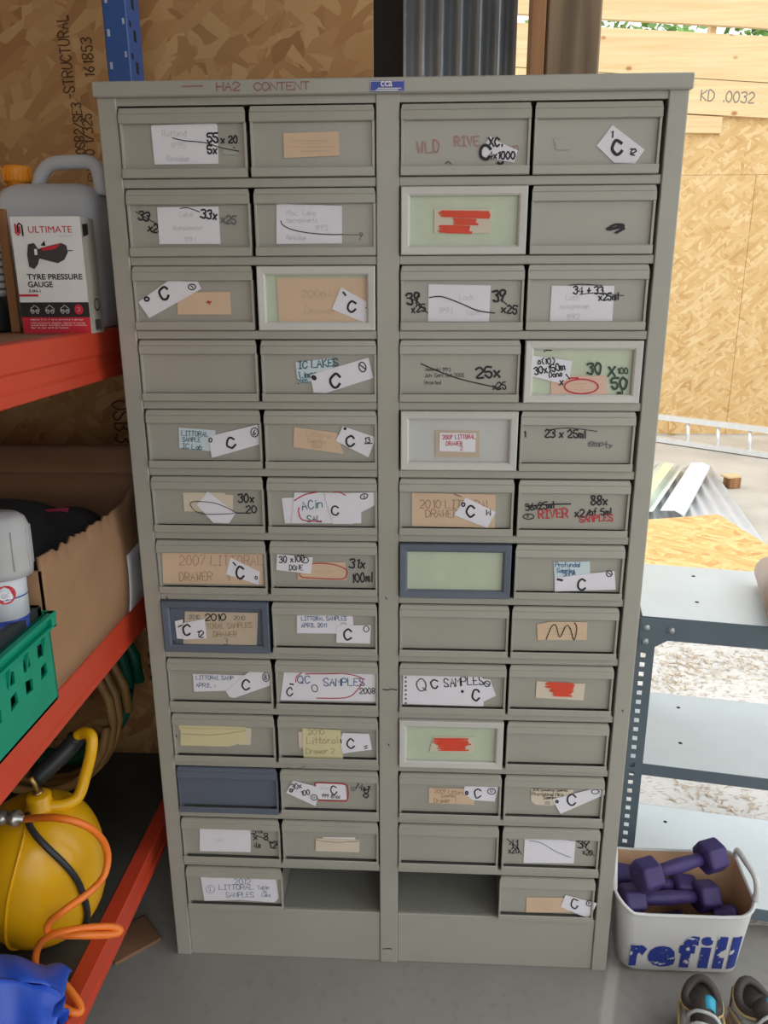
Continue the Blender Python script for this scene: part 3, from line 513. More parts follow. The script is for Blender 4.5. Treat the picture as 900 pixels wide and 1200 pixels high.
for r in range(1, 14):
    for cn in range(1, 5):
        if (r, cn) in ((13, 2), (13, 3)): continue
        z0 = Z13 + (13-r)*PIT + random.uniform(-.0006, .0006); z1 = z0+.1035
        x0, x1 = CX[cn-1]; dx = random.uniform(-.001, .001); x0 += dx; x1 += dx
        fr = FRAMED.get((r, cn)); body = 'blue' if (r, cn) == (11, 1) or (fr and fr[0] == 'blue') else 'cab'
        b = MB()
        # tray behind the front
        for a_, b_ in (((x0+.004, .008, z0+.002), (x0+.005, .36, z0+.075)), ((x1-.005, .008, z0+.002), (x1-.004, .36, z0+.075)), ((x0+.004, .008, z0+.002), (x1-.004, .36, z0+.003)), ((x0+.004, .359, z0+.002), (x1-.004, .36, z0+.075))): b.box(a_, b_, 'cabin')
        if not fr:
            for prof in ([(.012, z1-.002, .004), (.003, z1, .003), (-.0006, z1-.0012, .0022), (-.0014, z1-.0085, .0), (-.0009, z1-.0093, .0), (-.0022, z1-.0102, .0), (-.0034, z1-.0225, .0), (-.0022, z1-.0236, .0), (PAN, z1-.024, .0), (PAN, z0+.0135, 0)],
                         [(PAN+.002, z0+.0004, 0), (-.0035, z0+.0, 0), (-.005, z0+.0012, 0), (-.005, z0+.0128, 0), (-.0043, z0+.014, 0), (-.0034, z0+.0128, 0), (-.0034, z0+.002, 0), (PAN+.002, z0+.0016, 0)]):
                L_ = [Vector((x0+i, y, z)) for y, z, i in prof]; R_ = [Vector((x1-i, y, z)) for y, z, i in prof]
                n = len(prof); b.add(L_+R_, [(i, i+1, i+1+n, i+n) for i in range(n-1)], body)
            for xa, xb in ((x0, x0+.0042), (x1-.0042, x1)): b.cbox((xa, -.0015, z0+.001), (xb, PAN+.004, z1-.022), body, .0006)
        else:
            b.box((x0+.004, PAN, z0+.004), (x1-.004, PAN+.002, z1-.004), body)
        dlabel = None
        o = None; cards = []; cur = b; yp = PAN-.0006
        if fr:
            o = b.build('drawer', cab); dlabel = '%s framed drawer front with inset panel' % ('white' if fr[0] == 'white' else 'slate blue')
            f_ = MB(); w = .0145; ys, yb = -.0055, PAN
            xx = (x0, x1, x1, x0); zz = (z0, z0, z1, z1); sx = (1, -1, -1, 1); sz = (1, 1, -1, -1)
            for k in range(4):
                j = (k+1) % 4
                P = lambda q, d, y: Vector((xx[q]+sx[q]*d, y, zz[q]+sz[q]*d))
                rings = [[P(q, 0.0003, yb+.004), P(q, 0.0003, ys+.0015), P(q, .0018, ys), P(q, w-.003, ys+.0008), P(q, w, ys+.003), P(q, w, yb+.001)] for q in (k, j)]
                f_.loft(rings, fr[0], smooth=False)
            f_.build('front_frame', o)
            g_ = MB(); g_.box((x0+w-.001, PAN-.0012, z0+w-.001), (x1-w+.001, PAN-.0001, z1-w+.001), fr[1]); yp = PAN-.0018
            first = g_
            cur = g_; cards.append(('insert_panel', g_))
        crop, items = K_[r, cn]; X0, Y0, S = CR[crop]
        T = lambda x, y: (X0+x/S, Y0+y/S)
        pl = yp
        ncard = 0
        for it in items:
            if it[0] == 'c':
                ncard += 1; pl = yp - .0011*ncard; cur = MB(); mat = 'p_'+it[1]
                pts = [at(*T(*q), pl) for q in it[2]]
                cur.poly(pts, mat, (0, .0005, 0)); cards.append(('label_card', cur))
            elif it[0] == 't':
                _, tx, x, y, h, w, ink, rot, asp = it; px, py = T(x, y); marker_on(cur, px, py, tx, h/S, ink, min(wk(w), h*.19)/S, pl-.0004, rot+random.uniform(-1.5, 1.5), .05, asp)
            elif it[0] == 'l':
                _, w, ink, p = it; q = smooth_line([Vector((*T(*v), 0)) for v in p], 5); cur.ribbon([at(v.x, v.y, pl-.0005) for v in q], wk(w)/S*.00152, INK[ink], (0, -1, 0))
            elif it[0] == 'e':
                _, x, y, rx, ry, w, ink, rot = it; ca, sa = math.cos(math.radians(rot)), math.sin(math.radians(rot)); q = []
                for k in range(19):
                    a = k/18*2*PI*1.03; ex, ey = rx*math.cos(a)*(1+.03*k/18), ry*math.sin(a); q.append(at(*T(x+ex*ca-ey*sa, y-ex*sa-ey*ca), pl-.0004))
                cur.ribbon(q, wk(w)/S*.00152, INK[ink], (0, -1, 0))
            elif it[0] == 's':
                _, xa, ya, xb, yb_, ink, w = it; q = []; n = 12
                for k in range(n): q.append(Vector((*T(xa+(xb-xa)*(k % 2)+random.uniform(-.1, .1)*(xb-xa)*.6, ya+(yb_-ya)*k/(n-1)+random.uniform(-1.5, 1.5)), 0)))
                cur.ribbon([at(v.x, v.y, pl-.0005) for v in smooth_line(q, 3)], wk(w)/S*.00152, INK[ink], (0, -1, 0))
        if o is None: o = b.build('drawer', cab)
        if (r, cn) in DLAB: dlabel = DLAB[r, cn]
        if dlabel: o['label'] = dlabel
        CL = {'p_white': 'white', 'p_blue': 'pale blue', 'p_peach': 'peach', 'p_tan': 'tan', 'p_cream': 'cream', 'p_yellow': 'yellow', 'p_pink': 'pink', 'p_pale': 'faded cream'}
        for nm, mb in cards:
            mb.build(nm, o)

# ================================================================== LEFT RACK
rack = thing('shelving_rack', 'red beamed storage rack with blue upright left of the cabinet', 'shelving', (-.83, -.6, 0))
BX = -.5
for nm, (z0, z1) in (('a', (1.232, 1.316)), ('b', (.722, .787)), ('c', (.193, .252))):
    for side in (0, 1):
        b = MB()
        xa, xb = ((BX-.045, BX) if not side else (-1.25, -1.205))
        h = z1-z0
        if not side: pr = [(xb, z0+.002), (xb-.002, z0), (xa, z0), (xa, z1-.016), (xa+.014, z1-.016), (xa+.014, z1), (xb-.002, z1), (xb, z1-.002), (xb, z0+h*.55), (xb-.003, z0+h*.5), (xb-.003, z0+h*.25), (xb, z0+h*.2)]
        else: pr = [(xa, z0), (xb, z0), (xb, z1), (xa, z1)]
        b.loft([[Vector((x, y, z)) for x, z in pr] for y in (-1.72, .295)], 'red', smooth=False)
        b.build('beam', rack)
    b = MB(); b.box((-1.205, -1.71, z1-.016), (BX-.032, .37, z1-.002), 'deck' if nm == 'c' else 'kraft_d'); b.build('shelf_deck', rack)
for (xa, xb, ya, yb) in ((-.545, BX, .295, .372), (-.545, BX, -1.8, -1.72), (-1.25, -1.205, .295, .372), (-1.25, -1.205, -1.8, -1.72)):
    b = MB(); b.cbox((xa, ya, 0), (xb, yb, 2.3), 'upblue', .002)
    for k in range(40):
        z = .08+k*.055
        if z > 2.25 or xa < -1: break
        b.cbox((xb-.002, (ya+yb)/2-.006, z), (xb+.0008, (ya+yb)/2+.006, z+.02), 'dark', .0003)
        b.cbox((xb-.002, ya+.012, z+.02), (xb+.0008, ya+.02, z+.03), 'dark', .0003)
        b.cbox((xa+.006, ya-.0006, z), (xa+.011, ya+.002, z+.012), INK['faint'], .0002); b.cbox((xb-.009, ya-.0006, z+.02), (xb-.005, ya+.002, z+.03), INK['faint'], .0002)
    b.box((xa-.01, ya-.01, 0), (xb+.01, yb+.01, .005), 'upblue'); b.build('upright', rack)

# jerrycan on the top shelf
SZ1 = 1.3145
def rrect(cx, cy, z, hx, hy, rad, n=5):
    out = []
    for (sx, sy, a0) in ((1, 1, 0), (-1, 1, 90), (-1, -1, 180), (1, -1, 270)):
        for k in range(n+1):
            a = math.radians(a0+90*k/n); out.append(Vector((cx+sx*(hx-rad)+rad*math.cos(a), cy+sy*(hy-rad)+rad*math.sin(a), z)))
    return out
jc = thing('jerrycan', 'translucent pale blue plastic jerrycan with orange cap behind the gauge box', 'jerrycan', (-.62, .17, SZ1))
b = MB(); jx, jy = -.617, .165
b.loft([rrect(jx, jy, SZ1+z, hx, hy, r_) for z, hx, hy, r_ in ((0, .088, .06, .02), (.006, .095, .067, .025), (.1, .097, .07, .03), (.2, .096, .069, .03), (.225, .092, .062, .03), (.243, .082, .048, .03), (.252, .064, .03, .02))], 'jerry')
b.build('body', jc)
b = MB(); hz = SZ1
b.tube([(jx-.03, jy, hz+.24), (jx-.02, jy, hz+.268), (jx+.0, jy, hz+.287), (jx+.04, jy, hz+.291), (jx+.075, jy, hz+.289), (jx+.086, jy, hz+.272), (jx+.088, jy, hz+.235)], .0125, 'jerry', 10, 4); b.build('handle', jc)
b = MB(); b.lathe([(.02, 0), (.02, .012), (.024, .012), (.0245, .035), (.022, .039), (.001, .0395)], (jx-.064, jy, hz+.246), 'orange_cap', 24)
for k in range(20):
    a = k*PI/10; b.box((-.001, .024, .013), (.001, .0256, .034), 'orange_cap', Matrix.Translation((jx-.064, jy, hz+.246)) @ Matrix.Rotation(a, 4, 'Z'))
b.build('cap', jc)
# tyre gauge box
gb = thing('gauge_box', 'white and red tyre pressure gauge carton on the top red shelf', 'box', (-.548, .02, SZ1))
b = MB()
A0 = Vector((-.612, -.02, SZ1)); A1 = Vector((-.498, -.015, SZ1)); dd = (A1-A0).normalized(); nn = Vector((dd.y, -dd.x, 0)); bw = (A1-A0).length; bh = .185; bd = .058
G = lambda u, v, e_=.0004: A0 + dd*u*bw + Vector((0, 0, v*bh)) + nn*e_
b.poly([A0, A1, A1-nn*bd, A0-nn*bd], 'carton_w', (0, 0, bh))
def gq(u0, v0, u1, v1, m, e_=.0004): b.poly([G(u0, v0, e_), G(u1, v0, e_), G(u1, v1, e_), G(u0, v1, e_)], m)
gq(0, 0, 1, .145, 'carton_r'); gq(.0, .145, 1, .275, 'carton_b'); gq(0, .325, .28, .345, 'carton_r')
def gt(txt, u, v, w, h, m, off=0.0): printed(b, txt, lambda x, y: G(u, v, .0008)+dd*x+Vector((0, 0, y)), m, off, (w*bw, h*bh))
gt('ULTIMATE', .25, .865, .62, .055, 'carton_r', .0); gt('SPEED', .67, .83, .2, .018, INK['faint']); gt('TYRE PRESSURE', .15, .47, .8, .05, 'carton_b', .02); gt('GAUGE', .15, .405, .36, .05, 'carton_b', .02); gt('5-IN-1', .15, .36, .17, .025, 'carton_b', .02)
for k, vv in enumerate((.115, .085, .065, .045)): gt(('digital 5 in 1 tyre pressure gauge', 'with pressure display, digital air pump', 'tread depth, led light, hammer, sunblock', 'for in car and at home')[k], .12, vv, (.78, .8, .82, .55)[k], .017, INK['white'])
for du, cc in ((0, 'carton_r'), (.08, 'carton_b')):      # two hooked strokes of the emblem
    b.ribbon([G(*q, .0008) for q in ([(.07, .935), (.07, .865), (.1, .845), (.125, .865), (.125, .915)] if du == 0 else [(.1, .87), (.1, .925), (.13, .945), (.165, .925), (.165, .845)])], .0028, M[cc], nn)
# printed picture of the gauge
def gp(pts, m, e_): b.poly([G(*q, e_) for q in pts], m)
pm = plain('gauge_grey', (.05, .04, .045), .4)
gp([(.2, .58), (.27, .56), (.33, .6), (.36, .65), (.62, .61), (.72, .64), (.78, .7), (.77, .76), (.7, .78), (.5, .755), (.36, .73), (.31, .78), (.22, .77), (.19, .68)], pm, .0007)
gp([(.4, .74), (.55, .755), (.7, .775), (.6, .73), (.42, .715)], 'carton_r', .0009); gp([(.3, .68), (.34, .68), (.34, .73), (.3, .73)], INK['white'], .0009); gp([(.4, .76), (.47, .755), (.46, .8)], 'carton_b', .0007); gp([(.78, .71), (.86, .715), (.86, .72), (.78, .72)], 'carton_b', .0007)
for k in range(3):
    u = .2+k*.22
    b.ribbon([G(*q, .0008) for q in [(u-.06, .2), (u-.05, .225), (u-.02, .235), (u, .25), (u+.03, .24), (u+.07, .215), (u+.07, .2), (u-.06, .2)]], .0012, INK['faint'], nn)
    for w_ in (-.03, .04): b.ribbon([G(u+w_+.02*math.cos(a*PI/4), .195+.018*math.sin(a*PI/4), .0009) for a in range(9)], .0012, INK['faint'], nn)
b.poly([G(.85+.065*math.cos(a*PI/8), .212+.045*math.sin(a*PI/8), .0008) for a in range(16)], 'carton_r'); gt('3', .83, .195, .04, .035, INK['white'])
# side face print
S_ = lambda u, v: A1 - nn*bd*u + Vector((0, 0, v*bh)) + dd*.0005
b.poly([S_(0, 0), S_(1, 0), S_(1, 1), S_(0, 1)], 'carton_g')
for q, m_ in (([(.08, .83), (.5, .86), (.5, .95), (.08, .94)], 'carton_b'), ([(.1, 0), (.95, 0), (.95, .12), (.1, .12)], 'carton_g'), ([(.3, .02), (.85, .02), (.85, .13), (.3, .13)], INK['faint'])): b.poly([S_(*p)+dd*.0004 for p in q], m_)
for k in range(9): b.poly([S_(.35+k*.05, .03)+dd*.0008, S_(.372+k*.05, .03)+dd*.0008, S_(.372+k*.05, .12)+dd*.0008, S_(.35+k*.05, .12)+dd*.0008], 'carton_b')
b.ribbon([S_(.6+.2*math.cos(a*PI/6), .25+.05*math.sin(a*PI/6))+dd*.0006 for a in range(13)], .003, M['carton_b'], dd)
b.build('carton', gb)
# bottle at the left edge of the frame
p = at(-2, 395, .0); bt = thing('bottle', 'dark bottle with white label at far left of the top shelf', 'bottle', (-.705, .03, SZ1))
b = MB(); b.lathe([(.03, 0), (.034, .004), (.034, .06)], (-.695, .03, SZ1), 'black_pl', 28); b.lathe([(.034, .06), (.034, .15), (.03, .165), (.014, .185), (.013, .2)], (-.695, .03, SZ1), 'can', 28); b.build('body', bt)
b = MB(); b.lathe([(.016, .19), (.016, .215), (.014, .222), (.001, .223)], (-.695, .03, SZ1), 'jerry', 20); b.build('cap', bt)
b = MB(); b.lathe([(.0345, .065), (.0345, .145)], (-.695, .03, SZ1), 'carton_w', 28, cap=False)
for k in range(6): b.lathe([(.0348, .07+k*.012), (.0348, .074+k*.012)], (-.695, .03, SZ1), INK['gray'], 28, cap=False)
b.build('label_band', bt)
b = MB(); b.cbox((-.008, -.004, 0), (.008, .004, .2), 'batten', .0015, Matrix.Translation((-.645, .02, SZ1)))
o = tag(b.build('wooden_strip'), 'thin brown wooden strip standing left of the gauge box', 'wood strip'); origin(o, (-.645, .02, SZ1))

# middle shelf: cardboard box, black cloth bag
SZ2 = .7855
cb = thing('cardboard_box', 'open brown cardboard box with torn edge on the middle shelf', 'box', (-.75, -.08, SZ2))
bx0, bx1, by0, by1 = -.98, -.503, -.275, .155
def sheet(mb, fn, nu, nv, m, th):
    """curved board: fn(u, v) gives a point; th is a thickness vector"""
    P = [[Vector(fn(i/nu, j/nv)) for j in range(nv+1)] for i in range(nu+1)]; th = Vector(th); vs = []; fs = []
    for q in (0, 1):
        for i in range(nu+1):
            for j in range(nv+1): vs.append(P[i][j]+th*q)
    N = (nu+1)*(nv+1); I = lambda i, j, q: q*N+i*(nv+1)+j
    for i in range(nu):
        for j in range(nv): fs += [(I(i,j,0), I(i+1,j,0), I(i+1,j+1,0), I(i,j+1,0)), (I(i,j,1), I(i,j+1,1), I(i+1,j+1,1), I(i+1,j,1))]
        fs += [(I(i,0,0), I(i,0,1), I(i+1,0,1), I(i+1,0,0)), (I(i,nv,0), I(i+1,nv,0), I(i+1,nv,1), I(i,nv,1))]
    for j in range(nv): fs += [(I(0,j,0), I(0,j+1,0), I(0,j+1,1), I(0,j,1)), (I(nu,j,0), I(nu,j,1), I(nu,j+1,1), I(nu,j+1,0))]
    mb.add(vs, fs, m, True)
random.seed(3); tear = [random.uniform(-.006, .006) for _ in range(40)]
def side_top(u): return .222 - .012*math.sin(u*3) + (tear[int(u*39)] if .1 < u < .62 else 0) + (.03*max(0, (u-.8)/.2))
b = MB()
sheet(b, lambda u, v: (bx1 + .012*math.sin(PI*v)*math.sin(PI*u) - .0*v, by0+(by1-by0)*u, SZ2+side_top(u)*v), 39, 8, 'kraft', (-.005, 0, 0))
sheet(b, lambda u, v: (bx0+(bx1-bx0)*u, by1-.004*math.sin(PI*v), SZ2+.245*v), 8, 6, 'kraft_d', (0, -.005, 0))
sheet(b, lambda u, v: (bx0+(bx1-bx0)*u, by0, SZ2+.2*v), 8, 4, 'kraft', (0, .005, 0)); sheet(b, lambda u, v: (bx0, by0+(by1-by0)*u, SZ2+.2*v), 8, 4, 'kraft', (.005, 0, 0))
b.box((bx0, by0, SZ2+.0005), (bx1-.003, by1, SZ2+.005), 'kraft'); b.build('body', cb)
b = MB(); sheet(b, lambda u, v: (bx0+.01+(bx1-bx0-.02)*u, by1-.001+.05*v, SZ2+.245+.07*v-.02*v*v), 8, 4, 'kraft_d', (0, .004, -.002)); b.build('flap', cb)
b = MB(); 
sheet(b, lambda u, v: (bx1 + .0015 + .012*math.sin(PI*(.12+.5*v))*math.sin(PI*(.7+.28*u)), by0+(by1-by0)*(.7+.28*u), SZ2+.004+.115*v), 6, 4, 'p_white', (-.0008, 0, 0))
for k in range(3):
    b.ribbon([(bx1+.0135-.006*q/6, by0+(by1-by0)*(.86+.03*k), SZ2+.02+.08*q/6) for q in range(7)], .003, M['carton_b'], (1, 0, 0))
b.build('shipping_label', cb)
def blob(mb, c, r, m, seed, amp=.25, nu=24, nv=14, flat=None):
    random.seed(seed); ph = [(random.uniform(0, 6.3), random.randint(1, 5), random.randint(1, 4), random.uniform(.2, 1)) for _ in range(7)]
    rings = []
    for j in range(nv+1):
        th = PI*j/nv; row = []
        for i in range(nu):
            a = 2*PI*i/nu; d = 1+amp*sum(w*math.sin(p+n1*a)*math.sin(n2*th) for p, n1, n2, w in ph)/3
            z = -math.cos(th)*r[2]*d
            if flat is not None: z = max(z, flat)
            row.append(Vector(c)+Vector((math.sin(th)*math.cos(a)*r[0]*d, math.sin(th)*math.sin(a)*r[1]*d, z)))
        rings.append(row)
    mb.loft(rings, m, cap=False)
bg = thing('black_bag', 'black cloth bag with a magenta tag lying in the cardboard box', 'bag', (-.72, -.06, SZ2+.006))
b = MB(); blob(b, (-.735, -.06, SZ2+.128), (.215, .19, .112), 'black_cloth', 5, .12, 36, 20); blob(b, (-.6, -.02, SZ2+.15), (.085, .13, .062), 'black_cloth', 9, .2, 24, 14)
from mathutils.bvhtree import BVHTree
bvh = BVHTree.FromPolygons([Vector(v) for v in b.v], b.f); bb = b.build('body', bg)
b = MB(); q0 = bvh.ray_cast(CAM, ray(53, 598).normalized())[0] + Vector((0, -.002, .002)); b.poly([q0, q0+Vector((.045, .0, .004)), q0+Vector((.04, .004, -.008)), q0+Vector((.006, .004, -.01))], 'magenta', (0, .002, 0)); b.build('tag', bg)

# green crate with black tray and aerosol
ck = thing('plastic_crate', 'green plastic crate with cut-out sides at left edge of middle shelf', 'crate', (-.7, -.5, SZ2+.001))
cx0, cx1, cy0, cy1, cz0, cz1 = -.9, -.492, -.76, -.292, SZ2+.001, .928
def holed(mb, P, U, V, N, w, h, th, cols, rows, m, margin):
    """panel with triangular and slanted cut-outs, built cell by cell"""
    U, V, N = Vector(U), Vector(V), Vector(N); P = Vector(P)
    def cell(u0, v0, u1, v1, k):
        f = lambda a, b_: P + U*(u0+(u1-u0)*a) + V*(v0+(v1-v0)*b_)
        hole = [(.28, .2), (.75, .3), (.72, .82), (.35, .75)] if k % 2 else [(.25, .25), (.72, .18), (.75, .7), (.3, .82)]
        sq = [(0, 0), (1, 0), (1, 1), (0, 1)]; vs = []
        for q in (0, 1): vs += [f(*a)+N*th*q for a in sq]+[f(*a)+N*th*q for a in hole]
        fs = []
        for i in range(4):
            j = (i+1) % 4; fs += [(i, j, j+4, i+4), (i+8, i+12, j+12, j+8), (i+4, j+4, j+12, i+12)]
        mb.add(vs, fs, m)
    bx = lambda u0, v0, u1, v1: mb.add([P+U*a+V*b_+N*th*q for q in (0, 1) for a, b_ in ((u0, v0), (u1, v0), (u1, v1), (u0, v1))], [(0,1,2,3),(7,6,5,4),(0,4,5,1),(1,5,6,2),(2,6,7,3),(3,7,4,0)], m)
    u0, v0, u1, v1 = margin
    bx(0, 0, w, v0); bx(0, v1, w, h); bx(0, v0, u0, v1); bx(u1, v0, w, v1)
    for i in range(cols):
        for j in range(rows):
            a = u0+(u1-u0)*i/cols; a2 = u0+(u1-u0)*(i+1)/cols; c_ = v0+(v1-v0)*j/rows; c2 = v0+(v1-v0)*(j+1)/rows; cell(a, c_, a2, c2, i+j)
b = MB(); hh = cz1-cz0; ll = cy1-cy0; ww = cx1-cx0
holed(b, (cx1, cy0, cz0), (0, 1, 0), (0, 0, 1), (-1, 0, 0), ll, hh, .004, 10, 2, 'crate', (.02, .045, ll-.012, hh-.028))
holed(b, (cx0, cy1, cz0), (1, 0, 0), (0, 0, 1), (0, -1, 0), ww, hh, .004, 12, 3, 'crate', (.02, .06, ww-.02, hh-.012))
holed(b, (cx0, cy0, cz0), (0, 1, 0), (0, 0, 1), (1, 0, 0), ll, hh, .004, 12, 2, 'crate', (.02, .06, ll-.02, hh-.012))
b.box((cx0, cy0, cz0), (cx1, cy0+.004, cz1), 'crate'); b.box((cx0, cy0, cz0), (cx1, cy1, cz0+.004), 'crate'); b.build('body', ck)
b = MB()
for a_, b_ in (((cx1-.004, cy0-.006, cz1-.006), (cx1+.01, cy1+.008, cz1)), ((cx0-.01, cy0-.006, cz1-.006), (cx0+.004, cy1+.008, cz1)), ((cx0, cy1-.004, cz1-.006), (cx1, cy1+.008, cz1)), ((cx0, cy0-.006, cz1-.006), (cx1, cy0+.004, cz1)),
               ((cx1-.002, cy0-.006, cz1-.024), (cx1+.009, cy1+.006, cz1-.019)), ((cx1-.002, cy1-.006, cz1-.024), (cx1+.009, cy1+.006, cz1))): b.cbox(a_, b_, 'crate', .0015)
for k in range(9): yk = cy1-.03-k*.05; b.add([(cx1, yk, cz1-.02), (cx1, yk+.003, cz1-.02), (cx1, yk+.003, cz1-.06), (cx1, yk, cz1-.06), (cx1+.008, yk, cz1-.02), (cx1+.008, yk+.003, cz1-.02)], [(0,3,4), (1,5,2), (3,2,5,4)], 'crate')
b.build('rim', ck)
tr = MB(); tz = cz1+.002
tr.cbox((cx0+.02, cy0+.02, tz-.05), (cx1-.006, cy1-.006, tz-.046), 'black_pl', .001)
for a_, b_ in (((cx1-.022, cy0+.02, tz-.05), (cx1-.006, cy1-.004, tz+.012)), ((cx0+.02, cy0+.02, tz-.05), (cx0+.03, cy1-.004, tz+.012)), ((cx0+.02, cy1-.02, tz-.05), (cx1-.006, cy1-.004, tz+.012))): tr.cbox(a_, b_, 'black_pl', .003)
o = tag(tr.build('plastic_tray'), 'black plastic tray sitting inside the green crate', 'tray'); origin(o, ((cx0+cx1)/2, (cy0+cy1)/2, tz-.05))
ae = thing('spray_can', 'white and blue spray can with cloudy cap in the green crate', 'spray can', (-.53, -.34, tz-.014))
ax = Vector((.0, .06, 1)).normalized(); ac = (-.53, -.34, tz-.014)
b = MB(); b.lathe([(.03, 0), (.0325, .003), (.0325, .028)], ac, 'can_blue', 28, ax); b.lathe([(.0325, .028), (.0325, .088), (.031, .095)], ac, 'can', 28, ax)
for a_, t_ in ((-.35, 'carton_r'),):
    b.lathe([(.0328, .058), (.0328, .06)], ac, 'can_blue', 28, ax, cap=False)
b.build('body', ae)
b = MB(); u_ = ax.orthogonal().normalized()
em = [];
def onc(ang, z, r=.0329): return Vector(ac)+ax*z+(Vector((math.cos(ang), math.sin(ang), 0)) - ax*Vector((math.cos(ang), math.sin(ang), 0)).dot(ax)).normalized()*r
A_ = -.95
b.poly([onc(A_+.42*math.cos(k*PI/8), .066+.0135*math.sin(k*PI/8), .0332) for k in range(16)], 'carton_r')
printed(b, 'Ca', lambda x, y: onc(A_-.28+x*30, .059+y, .0337), INK['white'], .03, (.018, .013)); b.build('emblem', ae)
b = MB(); b.lathe([(.043, .088), (.044, .1), (.043, .155), (.038, .168), (.03, .174), (.001, .176)], ac, 'cap', 28, ax)
for k in range(10):
    a = k*.628; b.tube([onc(a, .1, .044), onc(a, .155, .043)], .0016, 'cap', 6)
b.build('cap', ae)

# lower shelf: yellow tank, hose, coils, blue bag
SZ3 = .2505
tk = thing('air_tank', 'round yellow pressure tank with looped handle on the bottom shelf', 'tank', (-.622, -.19, SZ3))
b = MB(); tx, ty, R = -.622, -.19, .112; Ht = .262; pr = []
for k in range(25):
    a = -PI/2+PI*k/24; ca, sa = math.cos(a), math.sin(a); pr.append((max(.002, R*abs(ca)**.72), SZ3+.001+Ht/2+Ht/2*(abs(sa)**.85)*(1 if sa >= 0 else -1)))
b.lathe(pr, (tx, ty, 0), 'yellow', 48)
def on_tank(az, lat, off=0.002):
    ca, sa = math.cos(lat), math.sin(lat); r_ = R*abs(ca)**.72+off; return Vector((tx+r_*math.cos(az), ty+r_*math.sin(az), SZ3+Ht/2+(Ht/2+off)*(abs(sa)**.85)*(1 if sa >= 0 else -1)))
b.build('body', tk)
b = MB(); b.tube([on_tank(math.radians(-92+20*math.sin((k-10)/10*1.3)), -1.35+2.75*k/20, .0008) for k in range(21)], .0028, 'yellow', 8, 2); b.build('seam', tk)
b = MB(); b.tube([on_tank(math.radians(-75+50*math.sin(max(0, min(1, k/13))*PI/2)), 1.45-2.1*k/14, .004) for k in range(15)], .0058, 'black_pl', 8, 2); tag(b.build('strap', tk), 'black rubber tube across the tank')
vp = Vector((-.606, -.19, SZ3+Ht-.006))
b = MB(); b.lathe([(.026, 0), (.026, .01), (.021, .014), (.021, .028), (.017, .031), (.001, .032)], vp, 'yellow', 24); b.build('neck', tk)
b = MB(); b.tube([vp+Vector((0, 0, .03)), vp+Vector((-.004, 0, .05)), vp+Vector((-.008, -.004, .066))], .0045, 'brass', 8); b.lathe([(.009, .03), (.009, .036), (.004, .038)], vp, 'brass', 12); tag(b.build('valve', tk), 'brass valve stem')
hp = [at(56, 944, -.19), at(76, 943, -.18), at(92, 933, -.16), at(101, 905, -.14), at(107, 880, -.13), at(107, 863, -.12), at(98, 859, -.11), at(90, 863, -.11)]
b = MB(); b.tube(hp, .0105, 'yellow', 12, 4); b.build('handle', tk)
b = MB(); b.tube([hp[-1], at(84, 873, -.115), at(62, 895, -.14), at(40, 915, -.16)], .0165, 'black_pl', 12, 3); tag(b.build('grip', tk), 'black foam handle grip')
b = MB(); q0 = at(-4, 958, -.235); q1 = at(18, 959, -.24)
b.lathe([(.012, 0), (.012, .018), (.008, .02), (.008, .03), (.014, .032), (.014, .042), (.006, .045), (.005, .075)], q0, 'steel', 16, (q1-q0)); b.build('coupling', tk)
hs = [(28, 960, -.24), (60, 958, -.272), (92, 964, -.27), (115, 978, -.25), (126, 1000, -.235), (122, 1026, -.25), (104, 1046, -.285), (76, 1066, -.318), (57, 1082, -.322), (60, 1094, -.322), (95, 1096, -.325), (132, 1095, -.295), (141, 1090, -.285), (128, 1086, -.29), (90, 1089, -.318), (60, 1096, -.328), (44, 1112, -.325), (42, 1140, -.335), (56, 1165, -.355), (80, 1184, -.372), (94, 1186, -.368), (92, 1174, -.357), (70, 1148, -.338), (44, 1134, -.33), (18, 1140, -.335), (2, 1152, -.345)]
b = MB(); b.tube([at(*q) for q in hs], .0062, 'hose_o', 10, 5)
o = tag(b.build('air_hose'), 'orange plastic air hose looping over the yellow tank', 'hose'); origin(o, at(94, 1186, -.368))
def coil(name, label, cx, cy, cz, r, rt, n, m, tilt, rot):
    b = MB(); mt = Matrix.Translation((cx, cy, cz)) @ Matrix.Rotation(rot, 4, 'Z') @ Matrix.Rotation(tilt, 4, 'X'); pts = []
    random.seed(n)
    for k in range(n*20+1):
        a = k*2*PI/20; rr = r*(1+.07*math.sin(k*.31)+.04*math.cos(k*.13)); pts.append(mt @ Vector((rr*math.cos(a), rr*math.sin(a), rt*2.1*k/20-rt*n)))
    b.tube(pts, rt, m, 8); o = tag(b.build(name), label, 'hose'); zz = min((v.co.z for v in o.data.vertices)); origin(o, (cx, cy, zz)); return o
coil('hose_coil', 'coil of tan hose leaning behind the yellow tank', -.8, .2, SZ3+.2, .18, .0105, 4, 'hose_t', PI/2-.12, .0)
coil('hose_coil', 'coil of dark green hose leaning behind the tan hose coil', -.825, .3, SZ3+.225, .2, .014, 2, 'hose_g', PI/2-.08, .02)
b = MB(); b.tube([at(113, 915, .27), at(132, 931, .22)], .0028, 'steel', 8); o = tag(b.build('metal_rod'), 'short bright metal rod at back of the bottom shelf', 'rod')
